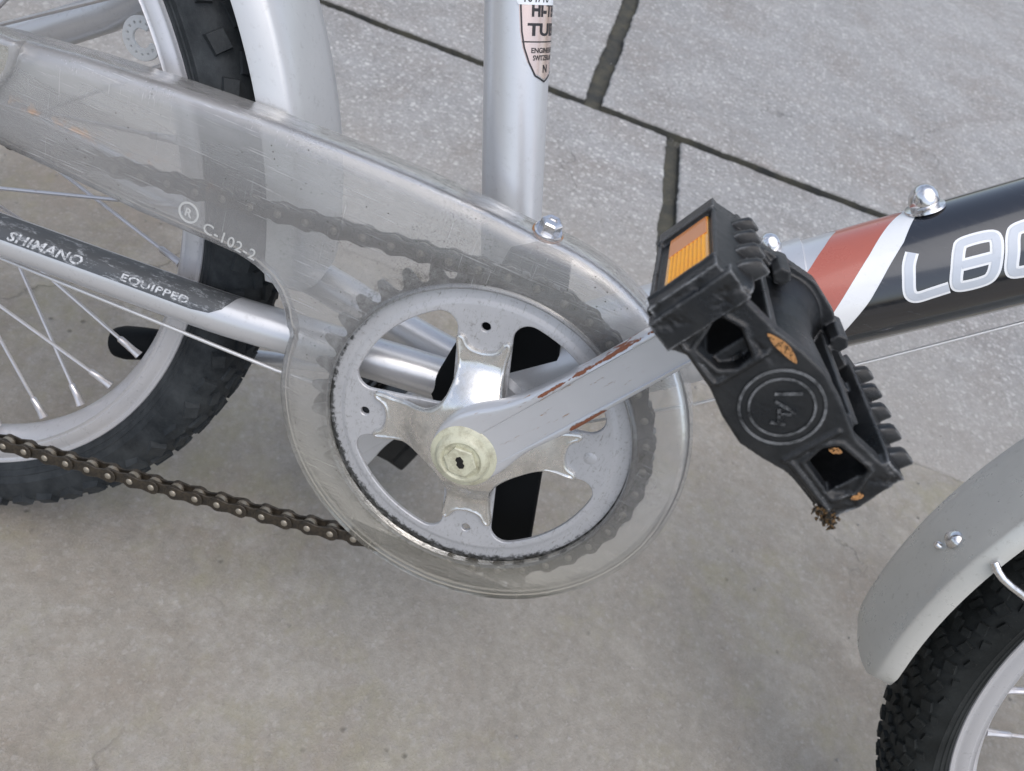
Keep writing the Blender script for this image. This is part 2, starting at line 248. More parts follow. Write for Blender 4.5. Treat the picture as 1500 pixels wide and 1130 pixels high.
# ground materials
def concrete(name, base, warm, agg, aggscale, moss=0.0, stain=None, white=(0.60, 0.60, 0.59), splash=False):
    t = NT(name)
    n1 = t.noise(2.2, 6, 0.6); n2 = t.noise(16, 7, 0.7); n3 = t.noise(140, 8, 0.75); n4 = t.noise(620, 5, 0.7)
    c = t.mix(t.ramp(n1, (0.38, 0), (0.62, 1)), base, warm)
    c = t.mix(t.ramp(t.noise(3.1, 8, 0.72, None, 0.6), (0.46, 0), (0.60, 0.75)), c, tuple(v * k_ for v, k_ in zip(base, (0.80, 0.72, 0.66))))
    c = t.mix(t.ramp(t.noise(7.5, 9, 0.75, None, 0.4), (0.50, 0), (0.64, 0.75)), c, tuple(v * 1.30 for v in base))
    c = t.mix(t.ramp(t.noise(19, 9, 0.78, None, 0.8), (0.50, 0), (0.66, 0.6)), c, tuple(v * k_ for v, k_ in zip(base, (0.80, 0.75, 0.70))))
    c = t.mix(t.ramp(t.noise(33, 8, 0.7), (0.56, 0), (0.68, 0.6)), c, tuple(v * 1.35 for v in base))
    c = t.mix(t.ramp(n2, (0.42, 0), (0.70, 0.55)), c, tuple(v * 0.72 for v in base))
    c = t.mix(t.ramp(n3, (0.35, 0.5), (0.62, 0)), c, tuple(v * 0.62 for v in base))
    dv = t.n('ShaderNodeVectorMath', operation='ADD'); nv = t.n('ShaderNodeTexNoise'); nv.inputs['Scale'].default_value = aggscale * 1.3; nv.inputs['Detail'].default_value = 3; t.t.links.new(t.tc, nv.inputs['Vector'])
    sv = t.n('ShaderNodeVectorMath', operation='SCALE'); t.t.links.new(nv.outputs['Color'], sv.inputs[0]); sv.inputs['Scale'].default_value = 0.9 / aggscale
    t.t.links.new(t.tc, dv.inputs[0]); t.t.links.new(sv.outputs[0], dv.inputs[1]); wv = dv.outputs[0]
    st = None
    for k, (sc_, am) in enumerate(((aggscale, 1.0), (aggscale * 1.9, 0.8), (aggscale * 3.4, 0.7))):
        v = t.n('ShaderNodeTexVoronoi'); v.inputs['Scale'].default_value = sc_; t.t.links.new(wv, v.inputs['Vector'])
        body = t.ramp(v.outputs['Distance'], (0.25, 1.0), (0.60, 0.0)); cc = t.xyz(v.outputs['Color'])
        lt_ = t.math('MULTIPLY', body, t.ramp(cc[0], (0.60, 0.0), (0.98, 1.0))); dk_ = t.math('MULTIPLY', body, t.ramp(cc[1], (0.60, 0.0), (0.98, 1.0)))
        c = t.mix(t.math('MULTIPLY', dk_, agg * am * 0.8), c, tuple(q * 0.50 for q in base))
        c = t.mix(t.math('MULTIPLY', lt_, agg * am), c, white)
        st = lt_ if st is None else t.math('ADD', st, lt_)
    pit = t.math('MULTIPLY', t.ramp(t.voro(55), (0.04, 1.0), (0.13, 0.0)), t.ramp(t.noise(9, 3), (0.52, 0), (0.6, 0.7)))
    c = t.mix(pit, c, tuple(q * 0.3 for q in base))
    ck_ = t.n('ShaderNodeTexVoronoi', feature='DISTANCE_TO_EDGE'); ck_.inputs['Scale'].default_value = 3.3
    cw = t.n('ShaderNodeTexNoise'); cw.inputs['Scale'].default_value = 9; cw.inputs['Detail'].default_value = 8; t.t.links.new(t.tc, cw.inputs['Vector'])
    cs_ = t.n('ShaderNodeVectorMath', operation='SCALE'); cs_.inputs['Scale'].default_value = 0.22; t.t.links.new(cw.outputs['Color'], cs_.inputs[0])
    ca2 = t.n('ShaderNodeVectorMath', operation='ADD'); t.t.links.new(t.tc, ca2.inputs[0]); t.t.links.new(cs_.outputs[0], ca2.inputs[1]); t.t.links.new(ca2.outputs[0], ck_.inputs['Vector'])
    crk = t.math('MULTIPLY', t.ramp(ck_.outputs['Distance'], (0.0, 1.0), (0.006, 0.0)), t.ramp(t.noise(2.6, 3), (0.50, 0), (0.58, 0.6)))
    c = t.mix(crk, c, tuple(q * 0.35 for q in base))
    if splash:
        gy = t.math('ADD', t.math('MULTIPLY', t.xyz()[1], 1.0), t.math('MULTIPLY', t.noise(6, 7, 0.7), 0.28))
        c = t.mix(t.ramp(gy, (0.52, 0.8), (0.84, 0.0)), c, t.mix(n3, (0.255, 0.238, 0.212), (0.345, 0.33, 0.305)))
    if stain:
        f = t.ramp(t.math('ADD', t.math('MULTIPLY', t.noise(4.2, 6, 0.75), 0.6), t.math('MULTIPLY', t.noise(45, 5, 0.7), 0.4)), (0.50, 0), (0.64, 0.42))
        c = t.mix(f, c, stain)
    h = t.math('ADD', t.math('MULTIPLY', n3, 0.8), t.math('ADD', t.math('MULTIPLY', n4, 0.35), t.math('MULTIPLY', st, 0.5 * agg)))
    return t.done(t.pbr(c, 0.86, 0, t.bump(t.math('SUBTRACT', t.math('SUBTRACT', h, pit), crk), 0.75, 0.0022), 0, 0.3))
M['slab'] = concrete('paving_slab_concrete', (0.285, 0.287, 0.287), (0.325, 0.328, 0.332), 0.62, 150, white=(0.60, 0.60, 0.59), splash=True)
M['apron'] = concrete('apron_concrete', (0.296, 0.276, 0.240), (0.338, 0.322, 0.292), 0.22, 260, stain=(0.245, 0.228, 0.130), white=(0.46, 0.45, 0.43))
t = NT('mossy_joint')
n1 = t.noise(30, 6, 0.7); n2 = t.noise(400, 6)
M['joint'] = t.done(t.pbr(t.mix(t.ramp(n1, (0.4, 0), (0.65, 1)), (0.050, 0.053, 0.053), (0.090, 0.088, 0.070)), 0.95, 0, t.bump(n2, 0.8, 0.003), 0, 0.2))

# ------------------------------------------------------------------ mesh helpers (inputs in mm, bike frame: x forward, y away, z up, origin at the chainring)
PIV = Vector((0, 43, -239.5))
def link(name, verts, faces, mat, parent=None, smooth=True, off=PIV, sc=MM):
    me = bpy.data.meshes.new(name)
    me.from_pydata([((v[0] - off[0]) * sc, (v[1] - off[1]) * sc, (v[2] - off[2]) * sc) for v in verts], [], faces)
    o = bpy.data.objects.new(name, me); COL.objects.link(o)
    mats = mat if isinstance(mat, (list, tuple)) else [mat]
    for m_ in mats: me.materials.append(m_)
    if smooth:
        me.polygons.foreach_set('use_smooth', [True] * len(me.polygons))
    bm = bmesh.new(); bm.from_mesh(me); bmesh.ops.recalc_face_normals(bm, faces=bm.faces); bm.to_mesh(me); bm.free()
    if smooth:
        try: me.set_sharp_from_angle(angle=R(38))
        except Exception: pass
    if parent: o.parent = parent
    return o
def recentre(o, c):
    """move the object's origin to c (mm, bike frame) keeping the geometry where it is"""
    d = (Vector(c) - PIV) * MM
    o.data.transform(Matrix.Translation(-d)); o.location = d; return o
def empty(name, loc=(0, 0, 0)):
    o = bpy.data.objects.new(name, None); COL.objects.link(o); o.location = loc; o.empty_display_size = 0.05; return o
class MB:
    def __init__(s): s.v = []; s.f = []
    def add(s, v, f):
        k = len(s.v); s.v += [tuple(q) for q in v]; s.f += [tuple(i + k for i in ff) for ff in f]
    def box(s, c, ax, ay, az_, hx, hy, hz):
        c, ax, ay, az_ = map(Vector, (c, ax, ay, az_))
        v = [c + ax * hx * i + ay * hy * j + az_ * hz * k for i in (-1, 1) for j in (-1, 1) for k in (-1, 1)]
        s.add(v, [(0, 1, 3, 2), (4, 6, 7, 5), (0, 4, 5, 1), (2, 3, 7, 6), (0, 2, 6, 4), (1, 5, 7, 3)])
    def tube(s, pts, rad, n=24, cap=True, ell=None):
        pts = [Vector(p) for p in pts]; rings = []
        if not hasattr(rad, '__len__'): rad = [rad] * len(pts)
        up = None
        for i, p in enumerate(pts):
            d = (pts[min(i + 1, len(pts) - 1)] - pts[max(i - 1, 0)]).normalized()
            if up is None: up = Vector((0, 1, 0)) if abs(d.y) < 0.9 else Vector((1, 0, 0))
            sd = d.cross(up).normalized(); up = sd.cross(d).normalized()
            e = ell[i] if ell else 1.0
            rings.append([p + (sd * cos(2 * PI * k / n) + up * sin(2 * PI * k / n) * e) * rad[i] for k in range(n)])
        b = len(s.v)
        for r_ in rings: s.v += [tuple(q) for q in r_]
        for i in range(len(rings) - 1):
            for k in range(n):
                k2 = (k + 1) % n; s.f.append((b + i * n + k, b + i * n + k2, b + (i + 1) * n + k2, b + (i + 1) * n + k))
        if cap:
            s.f.append(tuple(b + k for k in range(n))); s.f.append(tuple(b + (len(rings) - 1) * n + k for k in reversed(range(n))))
    def rev(s, prof, c, ax=(0, 1, 0), n=64, closed=False, a0=0, a1=2 * PI):
        """revolve (r, h) profile about axis ax through c"""
        ax = Vector(ax).normalized(); c = Vector(c)
        e1 = Vector((1, 0, 0)) if abs(ax.x) < 0.9 else Vector((0, 0, 1)); e1 = (e1 - ax * e1.dot(ax)).normalized(); e2 = -ax.cross(e1)
        full = abs(a1 - a0 - 2 * PI) < 1e-6; cnt = n if full else n + 1; b = len(s.v); m = len(prof)
        for k in range(cnt):
            a = a0 + (a1 - a0) * k / n; dd = e1 * cos(a) + e2 * sin(a)
            s.v += [tuple(c + dd * r_ + ax * h) for r_, h in prof]
        for k in range(n):
            k2 = (k + 1) % cnt
            for j in range(m if closed else m - 1):
                j2 = (j + 1) % m; s.f.append((b + k * m + j, b + k * m + j2, b + k2 * m + j2, b + k2 * m + j))
        if not full and closed:
            s.f.append(tuple(b + j for j in range(m))); s.f.append(tuple(b + n * m + j for j in reversed(range(m))))
    def link(s, name, mat, parent=None, smooth=True): return link(name, s.v, s.f, mat, parent, smooth)
def smooth_closed(pts, per=6):
    """Catmull-Rom through closed 2-D points"""
    out = []; n = len(pts)
    for i in range(n):
        p0, p1, p2, p3 = (Vector(pts[(i + k) % n]) for k in (-1, 0, 1, 2))
        for j in range(per):
            u = j / per
            out.append(0.5 * ((2 * p1) + (p2 - p0) * u + (2 * p0 - 5 * p1 + 4 * p2 - p3) * u * u + (3 * p1 - p0 - 3 * p2 + p3) * u ** 3))
    return out
def smooth_open(pts, per=6):
    out = []; n = len(pts)
    for i in range(n - 1):
        p0, p1, p2, p3 = (Vector(pts[min(max(i + k, 0), n - 1)]) for k in (-1, 0, 1, 2))
        for j in range(per):
            u = j / per
            out.append(0.5 * ((2 * p1) + (p2 - p0) * u + (2 * p0 - 5 * p1 + 4 * p2 - p3) * u * u + (3 * p1 - p0 - 3 * p2 + p3) * u ** 3))
    out.append(Vector(pts[-1])); return out
def area2(p): return 0.5 * sum(p[i][0] * p[(i + 1) % len(p)][1] - p[(i + 1) % len(p)][0] * p[i][1] for i in range(len(p)))
def inset(p, d):
    """offset a closed 2-D loop towards its inside by d (dense loops)"""
    s = 1 if area2(p) > 0 else -1; n = len(p); out = []
    for i in range(n):
        a, b, c = Vector(p[i - 1]), Vector(p[i]), Vector(p[(i + 1) % n])
        e1 = (b - a); e2 = (c - b)
        if e1.length < 1e-9: e1 = e2
        if e2.length < 1e-9: e2 = e1
        n1 = Vector((-e1.y, e1.x)).normalized(); n2 = Vector((-e2.y, e2.x)).normalized(); m = (n1 + n2)
        m = m.normalized() if m.length > 1e-6 else n1
        k = max(0.5, m.dot(n1)); out.append(b + m * (s * d / k))
    return out
def plate(mb, outer, holes, prof, hprof=None, to3=lambda p, y: (p[0], y, p[1]), back=True):
    """prof: [(inset, y)...] from the back edge to the front cap. holes likewise (outwards). Flat front (and back) caps."""
    hprof = hprof or prof
    def cap(level, loops, flip):
        y = level
        flat = [[Vector((q[0], q[1], 0)) for q in L] for L in loops]
        tris = tessellate_polygon(flat); allp = [q for L in loops for q in L]
        mb.add([to3(q, y) for q in allp], [tuple(reversed(t_)) if flip else tuple(t_) for t_ in tris])
    def wall(loop, pr, sgn):
        rings = [inset(loop, sgn * d) for d, _ in pr]; b = len(mb.v); n = len(loop)
        for r_, (_, y) in zip(rings, pr): mb.v += [to3(q, y) for q in r_]
        for i in range(len(pr) - 1):
            for k in range(n):
                k2 = (k + 1) % n; mb.f.append((b + i * n + k, b + i * n + k2, b + (i + 1) * n + k2, b + (i + 1) * n + k))
        return rings[0], rings[-1]
    o0, o1 = wall(outer, prof, 1); hs = [wall(h, hprof, -1) for h in holes]
    cap(prof[-1][1], [o1] + [h[1] for h in hs], False)
    if back: cap(prof[0][1], [o0] + [h[0] for h in hs], True)
def weld(o, d=1e-6):
    bm = bmesh.new(); bm.from_mesh(o.data); bmesh.ops.remove_doubles(bm, verts=bm.verts, dist=d)
    bmesh.ops.recalc_face_normals(bm, faces=bm.faces); bm.to_mesh(o.data); bm.free()
    o.data.polygons.foreach_set('use_smooth', [True] * len(o.data.polygons))
    try: o.data.set_sharp_from_angle(angle=R(38))
    except Exception: pass
    return o
def text2d(s, size, bold=0.0, shear=0.0, space=1.0):
    """flat text as (verts, faces) in mm, x along the line, y up"""
    cu = bpy.data.curves.new('t', 'FONT'); cu.body = s; cu.size = size; cu.offset = bold; cu.shear = shear; cu.space_character = space
    cu.resolution_u = 3; ob = bpy.data.objects.new('t', cu); COL.objects.link(ob)
    dg = bpy.context.evaluated_depsgraph_get(); me = bpy.data.meshes.new_from_object(ob.evaluated_get(dg))
    v = [Vector((q.co.x, q.co.y)) for q in me.vertices]; f = [tuple(p.vertices) for p in me.polygons]
    bpy.data.objects.remove(ob); bpy.data.curves.remove(cu); bpy.data.meshes.remove(me)
    return v, f
def flat_patch(verts, faces, fn, name, mat, parent, step=None, axis=1, thick=0.0, smooth=True):
    """2-D mesh cut into strips of width step and mapped through fn(x, y, h) onto a surface"""
    bm = bmesh.new(); vs = [bm.verts.new((q[0], q[1], 0)) for q in verts]
    for f_ in faces:
        try: bm.faces.new([vs[i] for i in f_])
        except ValueError: pass
    if step:
        for ax in ((axis,) if axis in (0, 1) else (0, 1)):
            lo = min(q[ax] for q in verts); hi = max(q[ax] for q in verts); k = math.ceil(lo / step)
            nrm = (0, 1, 0) if ax == 1 else (1, 0, 0)
            while k * step < hi:
                co = (0, k * step, 0) if ax == 1 else (k * step, 0, 0)
                bmesh.ops.bisect_plane(bm, geom=bm.verts[:] + bm.edges[:] + bm.faces[:], plane_co=co, plane_no=nrm); k += 1
    if thick:
        r_ = bmesh.ops.extrude_face_region(bm, geom=bm.faces[:])
        for e in r_['geom']:
            if isinstance(e, bmesh.types.BMVert): e.co.z = thick
    vv = []; ff = []
    for i, q in enumerate(bm.verts): q.index = i; vv.append(fn(q.co.x, q.co.y, q.co.z))
    for f_ in bm.faces: ff.append(tuple(q.index for q in f_.verts))
    bm.free(); return link(name, vv, ff, mat, parent, smooth)
def poly_tris(pts, holes=()):
    loops = [[Vector((q[0], q[1], 0)) for q in L] for L in [pts, *holes]]
    return [Vector(q[:2]) for L in [pts, *holes] for q in L], tessellate_polygon(loops)
def cyl_fn(A, d, r, off=0.15, y0=43):
    """(s, arc, h) -> point on a tube; arc = r*phi, phi 0 facing -y, positive upwards"""
    A3 = Vector((A[0], y0, A[1])); d3 = Vector((d[0], 0, d[1])).normalized(); u3 = Vector((-d3.z, 0, d3.x))
    def fn(s, arc, h=0.0):
        ph = arc / r; rr_ = r + off + h
        return A3 + d3 * s + u3 * (sin(ph) * rr_) + Vector((0, -cos(ph) * rr_, 0))
    return fn
def stroke(pts, w, closed=False, n_round=0):
    """2-D ribbon polygon strip (verts, quads) along pts"""
    pts = [Vector(p) for p in pts]; n = len(pts); L = []; 
    for i, p in enumerate(pts):
        a = pts[(i - 1) % n] if (closed or i) else p; b = pts[(i + 1) % n] if (closed or i < n - 1) else p
        e1 = (p - a) if (p - a).length > 1e-9 else (b - p); e2 = (b - p) if (b - p).length > 1e-9 else (p - a)
        m = (e1.normalized() + e2.normalized()).normalized(); nr = Vector((-m.y, m.x)); k = max(0.6, Vector((-e1.normalized().y, e1.normalized().x)).dot(nr))
        L.append((p + nr * w / 2 / k, p - nr * w / 2 / k))
    v = [q for pr in L for q in pr]; f = []
    for i in range(n if closed else n - 1):
        j = (i + 1) % n; f.append((2 * i, 2 * i + 1, 2 * j + 1, 2 * j))
    return v, f
def merge2(*parts):
    v = []; f = []
    for a, b in parts:
        k = len(v); v += a; f += [tuple(i + k for i in ff) for ff in b]
    return v, f

# ------------------------------------------------------------------ the ground
pave = empty('pavement'); pave['kind'] = 'structure'
me = bpy.data.meshes.new('ground'); me.from_pydata([(-30, -30, -0.012), (30, -30, -0.012), (30, 30, -0.012), (-30, 30, -0.012)], [], [(0, 1, 2, 3)]); me.materials.append(M['joint'])
gnd = bpy.data.objects.new('ground', me); COL.objects.link(gnd); gnd['kind'] = 'structure'
def slab(name, quad, mat, top=0.0, rough=2.4, seg=7.0, seed=0, cham=3.0):
    """quad corners in mm (world); ragged edges, softened rim"""
    loop = []
    for i in range(4):
        a = Vector(quad[i]); b = Vector(quad[(i + 1) % 4]); L = (b - a).length; near = ((a + b) / 2).length < 2200
        n = max(2, int(L / (seg if near else 120))); nr = Vector((-(b - a).y, (b - a).x)).normalized()
        for k in range(n):
            p = a.lerp(b, k / n); w = noise.noise(Vector((p.x * 0.02, p.y * 0.02, seed))) * rough * 1.6 + noise.noise(Vector((p.x * 0.11, p.y * 0.11, seed + 9))) * rough
            loop.append(p + nr * (w if k else 0))
    mb = MB(); plate(mb, loop, [], [(0, -14), (0, top - cham), (cham * 0.45, top - cham * 0.3), (cham * 1.3, top)], to3=lambda p, y: (p[0], p[1], y), back=False)
    o = link(name, mb.v, mb.f, [mat, M['joint']], pave, off=(0, 0, 0)); o.data.polygons.foreach_set('material_index', [1 if min(o.data.vertices[q].co.z for q in p_.vertices) < (top - cham - 1) * MM else 0 for p_ in o.data.polygons]); weld(o); return o  # side walls in dark joint moss; the gap's shade is put into their colour
u = Vector((0.9968, 0.080)); w = Vector((-0.080, 0.9968))            # paving directions
O1 = Vector((-68, 862))                                              # where the two big joints meet
def P(a, b): return O1 + u * a + w * b
J = 8.2
# upper course: very long slabs; the joint beside the seat tube is wide
ups = [(-3700, -2530), (-2515, -1330), (-1310, -17), (10, 1320), (1338, 2600), (2615, 3900)]
for i, (a, b) in enumerate(ups):
    for j, (c0, c1) in enumerate([(J, 1700), (1715, 3300), (3315, 4900)]):
        s_ = 0 if j == 0 else 300 * j
        slab('paving_slab', [P(a + s_, c0), P(b + s_, c0), P(b + s_, c1), P(a + s_, c1)], M['slab'], 1.0 if (i + j) % 2 else 0.0, seed=i + 7 * j)
lows = [(-3600, -2400), (-2385, -1180), (-1165, 113, 28), (135, 1380, 0, 28), (1394, 2600)]
for i, (a, b, *sk) in enumerate(lows):
    db, da = (sk + [0, 0])[:2]
    slab('paving_slab', [P(a + da, -477), P(b + db, -477), P(b, -J), P(a, -J)], M['slab'], -1.0, seed=20 + i)
# older poured apron nearer the viewer
slab('concrete_apron', [P(-4000, -4200), P(4000, -4200), P(4000, -475), P(-4000, -475)], M['apron'], -1.8, rough=1.2, seed=41)
# hairline crack in the apron
ck = [Vector(p) for p in ((438, 378), (447, 392), (455, 398), (458, 409), (470, 420), (476, 433), (489, 446), (503, 452))]
v, f = stroke(ck, 1.8)
v = [q + Vector((noise.noise(Vector((q.x, q.y, 3))) * 1.6, noise.noise(Vector((q.x, q.y, 8))) * 1.2)) for q in v]
o = link('crack', [(q.x, q.y, -1.3) for q in v], f, M['joint'], pave, off=(0, 0, 0)); o['kind'] = 'structure'
# loose grit along the joints
mb = MB()
for k in range(1100):
    a = random.uniform(-700, 900); b = random.choice((random.gauss(0, 5), random.gauss(0, 5), random.gauss(-480, 40), random.uniform(-900, 300)))
    p = P(a, b); r_ = random.uniform(0.5, 1.7); z = (-11.5 if abs(b) < J else -1.0) + r_ * 0.3
    vs = [Vector((random.uniform(.6, 1) * x_, random.uniform(.6, 1) * y_, random.uniform(.5, .9) * z_)) * r_ for x_, y_, z_ in ((1, 0, 0), (-1, 0, 0), (0, 1, 0), (0, -1, 0), (0, 0, 1), (0, 0, -1))]
    mb.add([(p.x + q.x, p.y + q.y, z + q.z) for q in vs], [(0, 2, 4), (2, 1, 4), (1, 3, 4), (3, 0, 4), (2, 0, 5), (1, 2, 5), (3, 1, 5), (0, 3, 5)])
o = link('gravel', mb.v, mb.f, M['slab'], None, smooth=False, off=(0, 0, 0)); o['kind'] = 'stuff'; o['label'] = 'loose grains of grit scattered over the concrete'

# ------------------------------------------------------------------ the bicycle
bike = empty('bicycle'); bike.rotation_euler = (-R(LEAN), 0, 0)
bike['label'] = 'silver and black bicycle with clear chain guard and worn black pedal, leaning over concrete'
bike['category'] = 'bicycle'
# --- frame tubes
ST_A = Vector((-26.3, 88.4)); ST_D = Vector((-26.9, 80.6)).normalized()
a = ST_A - ST_D * 92; b = ST_A + ST_D * 260
mb = MB(); mb.tube([(a.x + (b.x - a.x) * k / 6, 43, a.y + (b.y - a.y) * k / 6) for k in range(7)], 13.9, 48)
seat_tube = mb.link('seat_tube', M['silver'], bike)
MT_A = Vector((-3.4, 3.8)); MT_D = Vector((0.751, 0.66)).normalized()
mb = MB(); mb.tube([(MT_A.x + MT_D.x * s, 43, MT_A.y + MT_D.y * s) for s in range(0, 441, 40)], 25.1, 72)
main_tube = mb.link('main_tube', M['silver'], bike); main_tube['label'] = 'silver main tube changing to red, white and black'
def interp(tab, x_):
    if x_ <= tab[0][0]: return tab[0][1] + (tab[1][1] - tab[0][1]) / (tab[1][0] - tab[0][0]) * (x_ - tab[0][0])
    for (x0, y0), (x1, y1) in zip(tab, tab[1:]):
        if x_ <= x1: return y0 + (y1 - y0) * (x_ - x0) / (x1 - x0)
    return tab[-1][1]
TB1 = [(-5, 135.5), (35, 149.4), (49, 155.6), (69, 162.8), (95, 169.5)]        # silver | red
TB2 = [(-5, 157.3), (24, 169.1), (45, 177.8), (74, 188), (96, 196)]          # red | white
TB3 = [(-33, 158.1), (-14, 166.0), (2, 173.3), (30, 183.6), (48, 190.8), (74, 197.8), (95, 203)]   # white | black
def wrap(name, fa, fb, off, mat):
    mb = MB(); n = 90; fn = cyl_fn(MT_A, MT_D, 25.1, off); v = []
    for k in range(n):
        ph = -180 + 360 * k / n; q = ph if -85 <= ph <= 95 else (190 - ph if ph > 95 else -170 - ph)
        s0, s1 = fa(q), fb(q)
        for j in range(9): v.append(fn(s0 + (s1 - s0) * j / 8, 25.1 * R(ph)))
    f = [(k * 9 + j, k * 9 + j + 1, ((k + 1) % n) * 9 + j + 1, ((k + 1) % n) * 9 + j) for k in range(n) for j in range(8)]
    return link(name, v, f, mat, main_tube)
wrap('red_stripe', lambda q: interp(TB1, q), lambda q: interp(TB2, q) + 0.5, 0.06, M['red'])
wrap('white_stripe', lambda q: interp(TB2, q), lambda q: interp(TB3, q) + 0.5, 0.12, M['white'])
wrap('black_section', lambda q: interp(TB3, q), lambda q: 430, 0.18, M['blackgloss'])
# lettering on the black section: rounded capitals with a white border and a grey-blue core
fnl = cyl_fn(MT_A, MT_D, 25.1, 0.30); fnl2 = cyl_fn(MT_A, MT_D, 25.1, 0.42)
def rad(deg): return 25.1 * R(deg)
def letter(name, strokes, W):
    v, f = merge2(*[stroke(smooth_open(p, 6) if not c_ else smooth_closed(p, 6), W, c_) for p, c_ in strokes])
    o = flat_patch(v, f, fnl, name, M['white'], main_tube, step=2.0)
    v, f = merge2(*[stroke(smooth_open(p, 6) if not c_ else smooth_closed(p, 6), W * 0.60, c_) for p, c_ in strokes])
    flat_patch(v, f, fnl2, name + '_core', M['lettersilver'], main_tube, step=2.0)
letter('letter_L', [([(192.4, rad(36)), (190.2, rad(26)), (189.0, rad(14)), (188.3, rad(4)), (188.8, rad(-2)), (191.0, rad(-5)), (196, rad(-4.2)), (202.2, rad(-3))], False)], 4.9)
letter('letter_e', [([(208.3, rad(28)), (210.5, rad(33)), (219.0, rad(33)), (221.0, rad(28)), (219.6, rad(12)), (217.6, rad(0)), (214.5, rad(-5)), (206.6, rad(-5)), (204.9, rad(0)), (206.3, rad(14))], True), ([(207.8, rad(14)), (219, rad(14))], False)], 4.7)
letter('letter_o', [([(226.8, rad(28)), (229.5, rad(33)), (240.0, rad(33)), (242.0, rad(28)), (240.2, rad(12)), (238.2, rad(0)), (235.5, rad(-5)), (226.0, rad(-5)), (224.0, rad(0)), (225.3, rad(14))], True)], 5.0)
# domed bolts on top of the main tube, the first on a small clamp
fnb = cyl_fn(MT_A, MT_D, 25.1, 0.0)
for s_, r_ in ((142.0, 5.0), (203.0, 5.8)):
    base = fnb(s_, rad(86), 0.2); nrm = (fnb(s_, rad(86), 5) - base).normalized()
    mb = MB(); mb.rev([(0.01, r_ * 1.75), (r_ * .35, r_ * 1.69), (r_ * .7, r_ * 1.45), (r_ * .92, r_ * 1.05), (r_, r_ * .6), (r_ * .93, r_ * .25), (r_ * .9, r_ * .22), (r_ * 1.28, r_ * .16), (r_ * 1.32, 0), (r_ * 1.0, -1.0), (0.01, -1)], base, nrm, 36)
    o = mb.link('cable_bolt', M['bolt'], main_tube)
v = []; f = []
mb = MB(); fnc = cyl_fn(MT_A, MT_D, 25.1, 0.0)
n = 40
for i in range(n + 1):
    ph = 30 + 90 * i / n
    for s_, h in ((137, 0.0), (137.5, 1.6), (152.5, 1.6), (153, 0.0)): mb.v.append(tuple(fnc(s_ - 3 + 5 * sin(R(ph)), rad(ph), h)))
for i in range(n):
    for j in range(3): mb.f.append((i * 4 + j, i * 4 + j + 1, i * 4 + 5 + j, i * 4 + 4 + j))
mb.link('cable_clamp', M['silver'], main_tube)
# --- bottom bracket
mb = MB(); mb.rev([(0.1, 8), (14, 8), (17.6, 9.5), (20.5, 10), (20.5, 76), (17.6, 76.5), (14, 78), (0.1, 78)], (0, 0, 0), n=56)
bb = mb.link('bottom_bracket', M['stay'], bike)
mb = MB(); mb.rev([(0.1, -20), (8, -20), (8, 100), (0.1, 100)], (0, 0, 0), n=32); mb.link('axle', M['bolt'], bb)
# --- chainstays (right one carries the worn sticker), seatstays
CS_P = [(-380, 8, -28), (-330, 9, -23.5), (-260, 11, -17.2), (-190, 12.5, -12.2), (-140, 14, -8.8), (-108, 17, -6), (-75, 22, -4), (-40, 29, -3), (0, 36, -2)]
mb = MB(); sp = smooth_open(CS_P, 5); mb.tube(sp, [10.6 if i < 30 else 10.6 + 0.06 * (i - 30) for i in range(len(sp))], 32)
cs = mb.link('chainstay', M['stay'], bike); cs['label'] = 'near chainstay with a worn sticker'
mb = MB(); sp = smooth_open([(x_, 86 - y_ + max(0, -x_ - 60) * 0.05, z_ + max(0, -x_ - 60) * 0.11) for x_, y_, z_ in CS_P], 4); mb.tube(sp, 10.6, 28); mb.link('chainstay', M['stay'], bike)
d2 = Vector((123.0, 13.6)).normalized()
csA = Vector((-330, -23.8)); fcs = cyl_fn((-260, -17.2), (120, 8.4), 10.9, 0.12, 11)
csd = Vector((120, 8.4)).normalized()
def fcs2(s, arc, h=0.0):                     # follow the gentle bend of the stay
    x_ = -260 + s; z_ = interp([(-380, -28), (-330, -23.5), (-260, -17.2), (-190, -12.2), (-140, -8.8), (-108, -6)], x_); y_ = interp([(-380, 8), (-330, 9), (-260, 11), (-190, 12.5), (-140, 14), (-108, 17)], x_)
    ph = arc / 10.9; rr_ = 10.78 + h
    return Vector((x_, y_ - cos(ph) * rr_, z_ + sin(ph) * rr_))
A_ = lambda deg: 10.9 * R(deg)
dec = [(-70, A_(100)), (-70, A_(20)), (68, A_(17)), (111, A_(14)), (120, A_(20)), (125, A_(38)), (127, A_(60)), (129, A_(100))]
v, f = poly_tris(dec); flat_patch(v, f, fcs2, 'sticker', M['decal'], cs, step=2.0, axis=2)
for body, s0, size, bold in (('SHIMANO', 15, 7.6, 0.20), ('EQUIPPED', 74, 5.8, 0.12)):
    v, f = text2d(body, size, bold, 0.12 if body[0] == 'S' else 0.0, 1.06)
    ww = max(q.x for q in v); k = (39 if body[0] == 'S' else 35) / ww
    v = [Vector((q.x * k + s0, q.y * 0.86 + A_(24))) for q in v]
    flat_patch(v, f, lambda s, a_, h: fcs2(s, a_, 0.14 + h), 'lettering', M['decaltxt'], cs, step=1.5)
mb = MB(); mb.tube([(-380, 84, 8), (-295, 84, 64), (-262, 84, 86), (-180, 76, 158), (-110, 60, 260)], 9.2, 24); mb.link('seatstay', M['stay'], bike)
mb = MB(); mb.tube([(-380, 4, 16), (-330, 4, 78), (-270, 8, 150), (-180, 14, 250)], 7.5, 20); mb.link('seatstay', M['stay'], bike)
mb = MB(); mb.tube([(-340, 96, 70), (-300, 98, 126), (-230, 98, 220)], 6, 16); mb.link('rack_strut', M['stay'], bike)
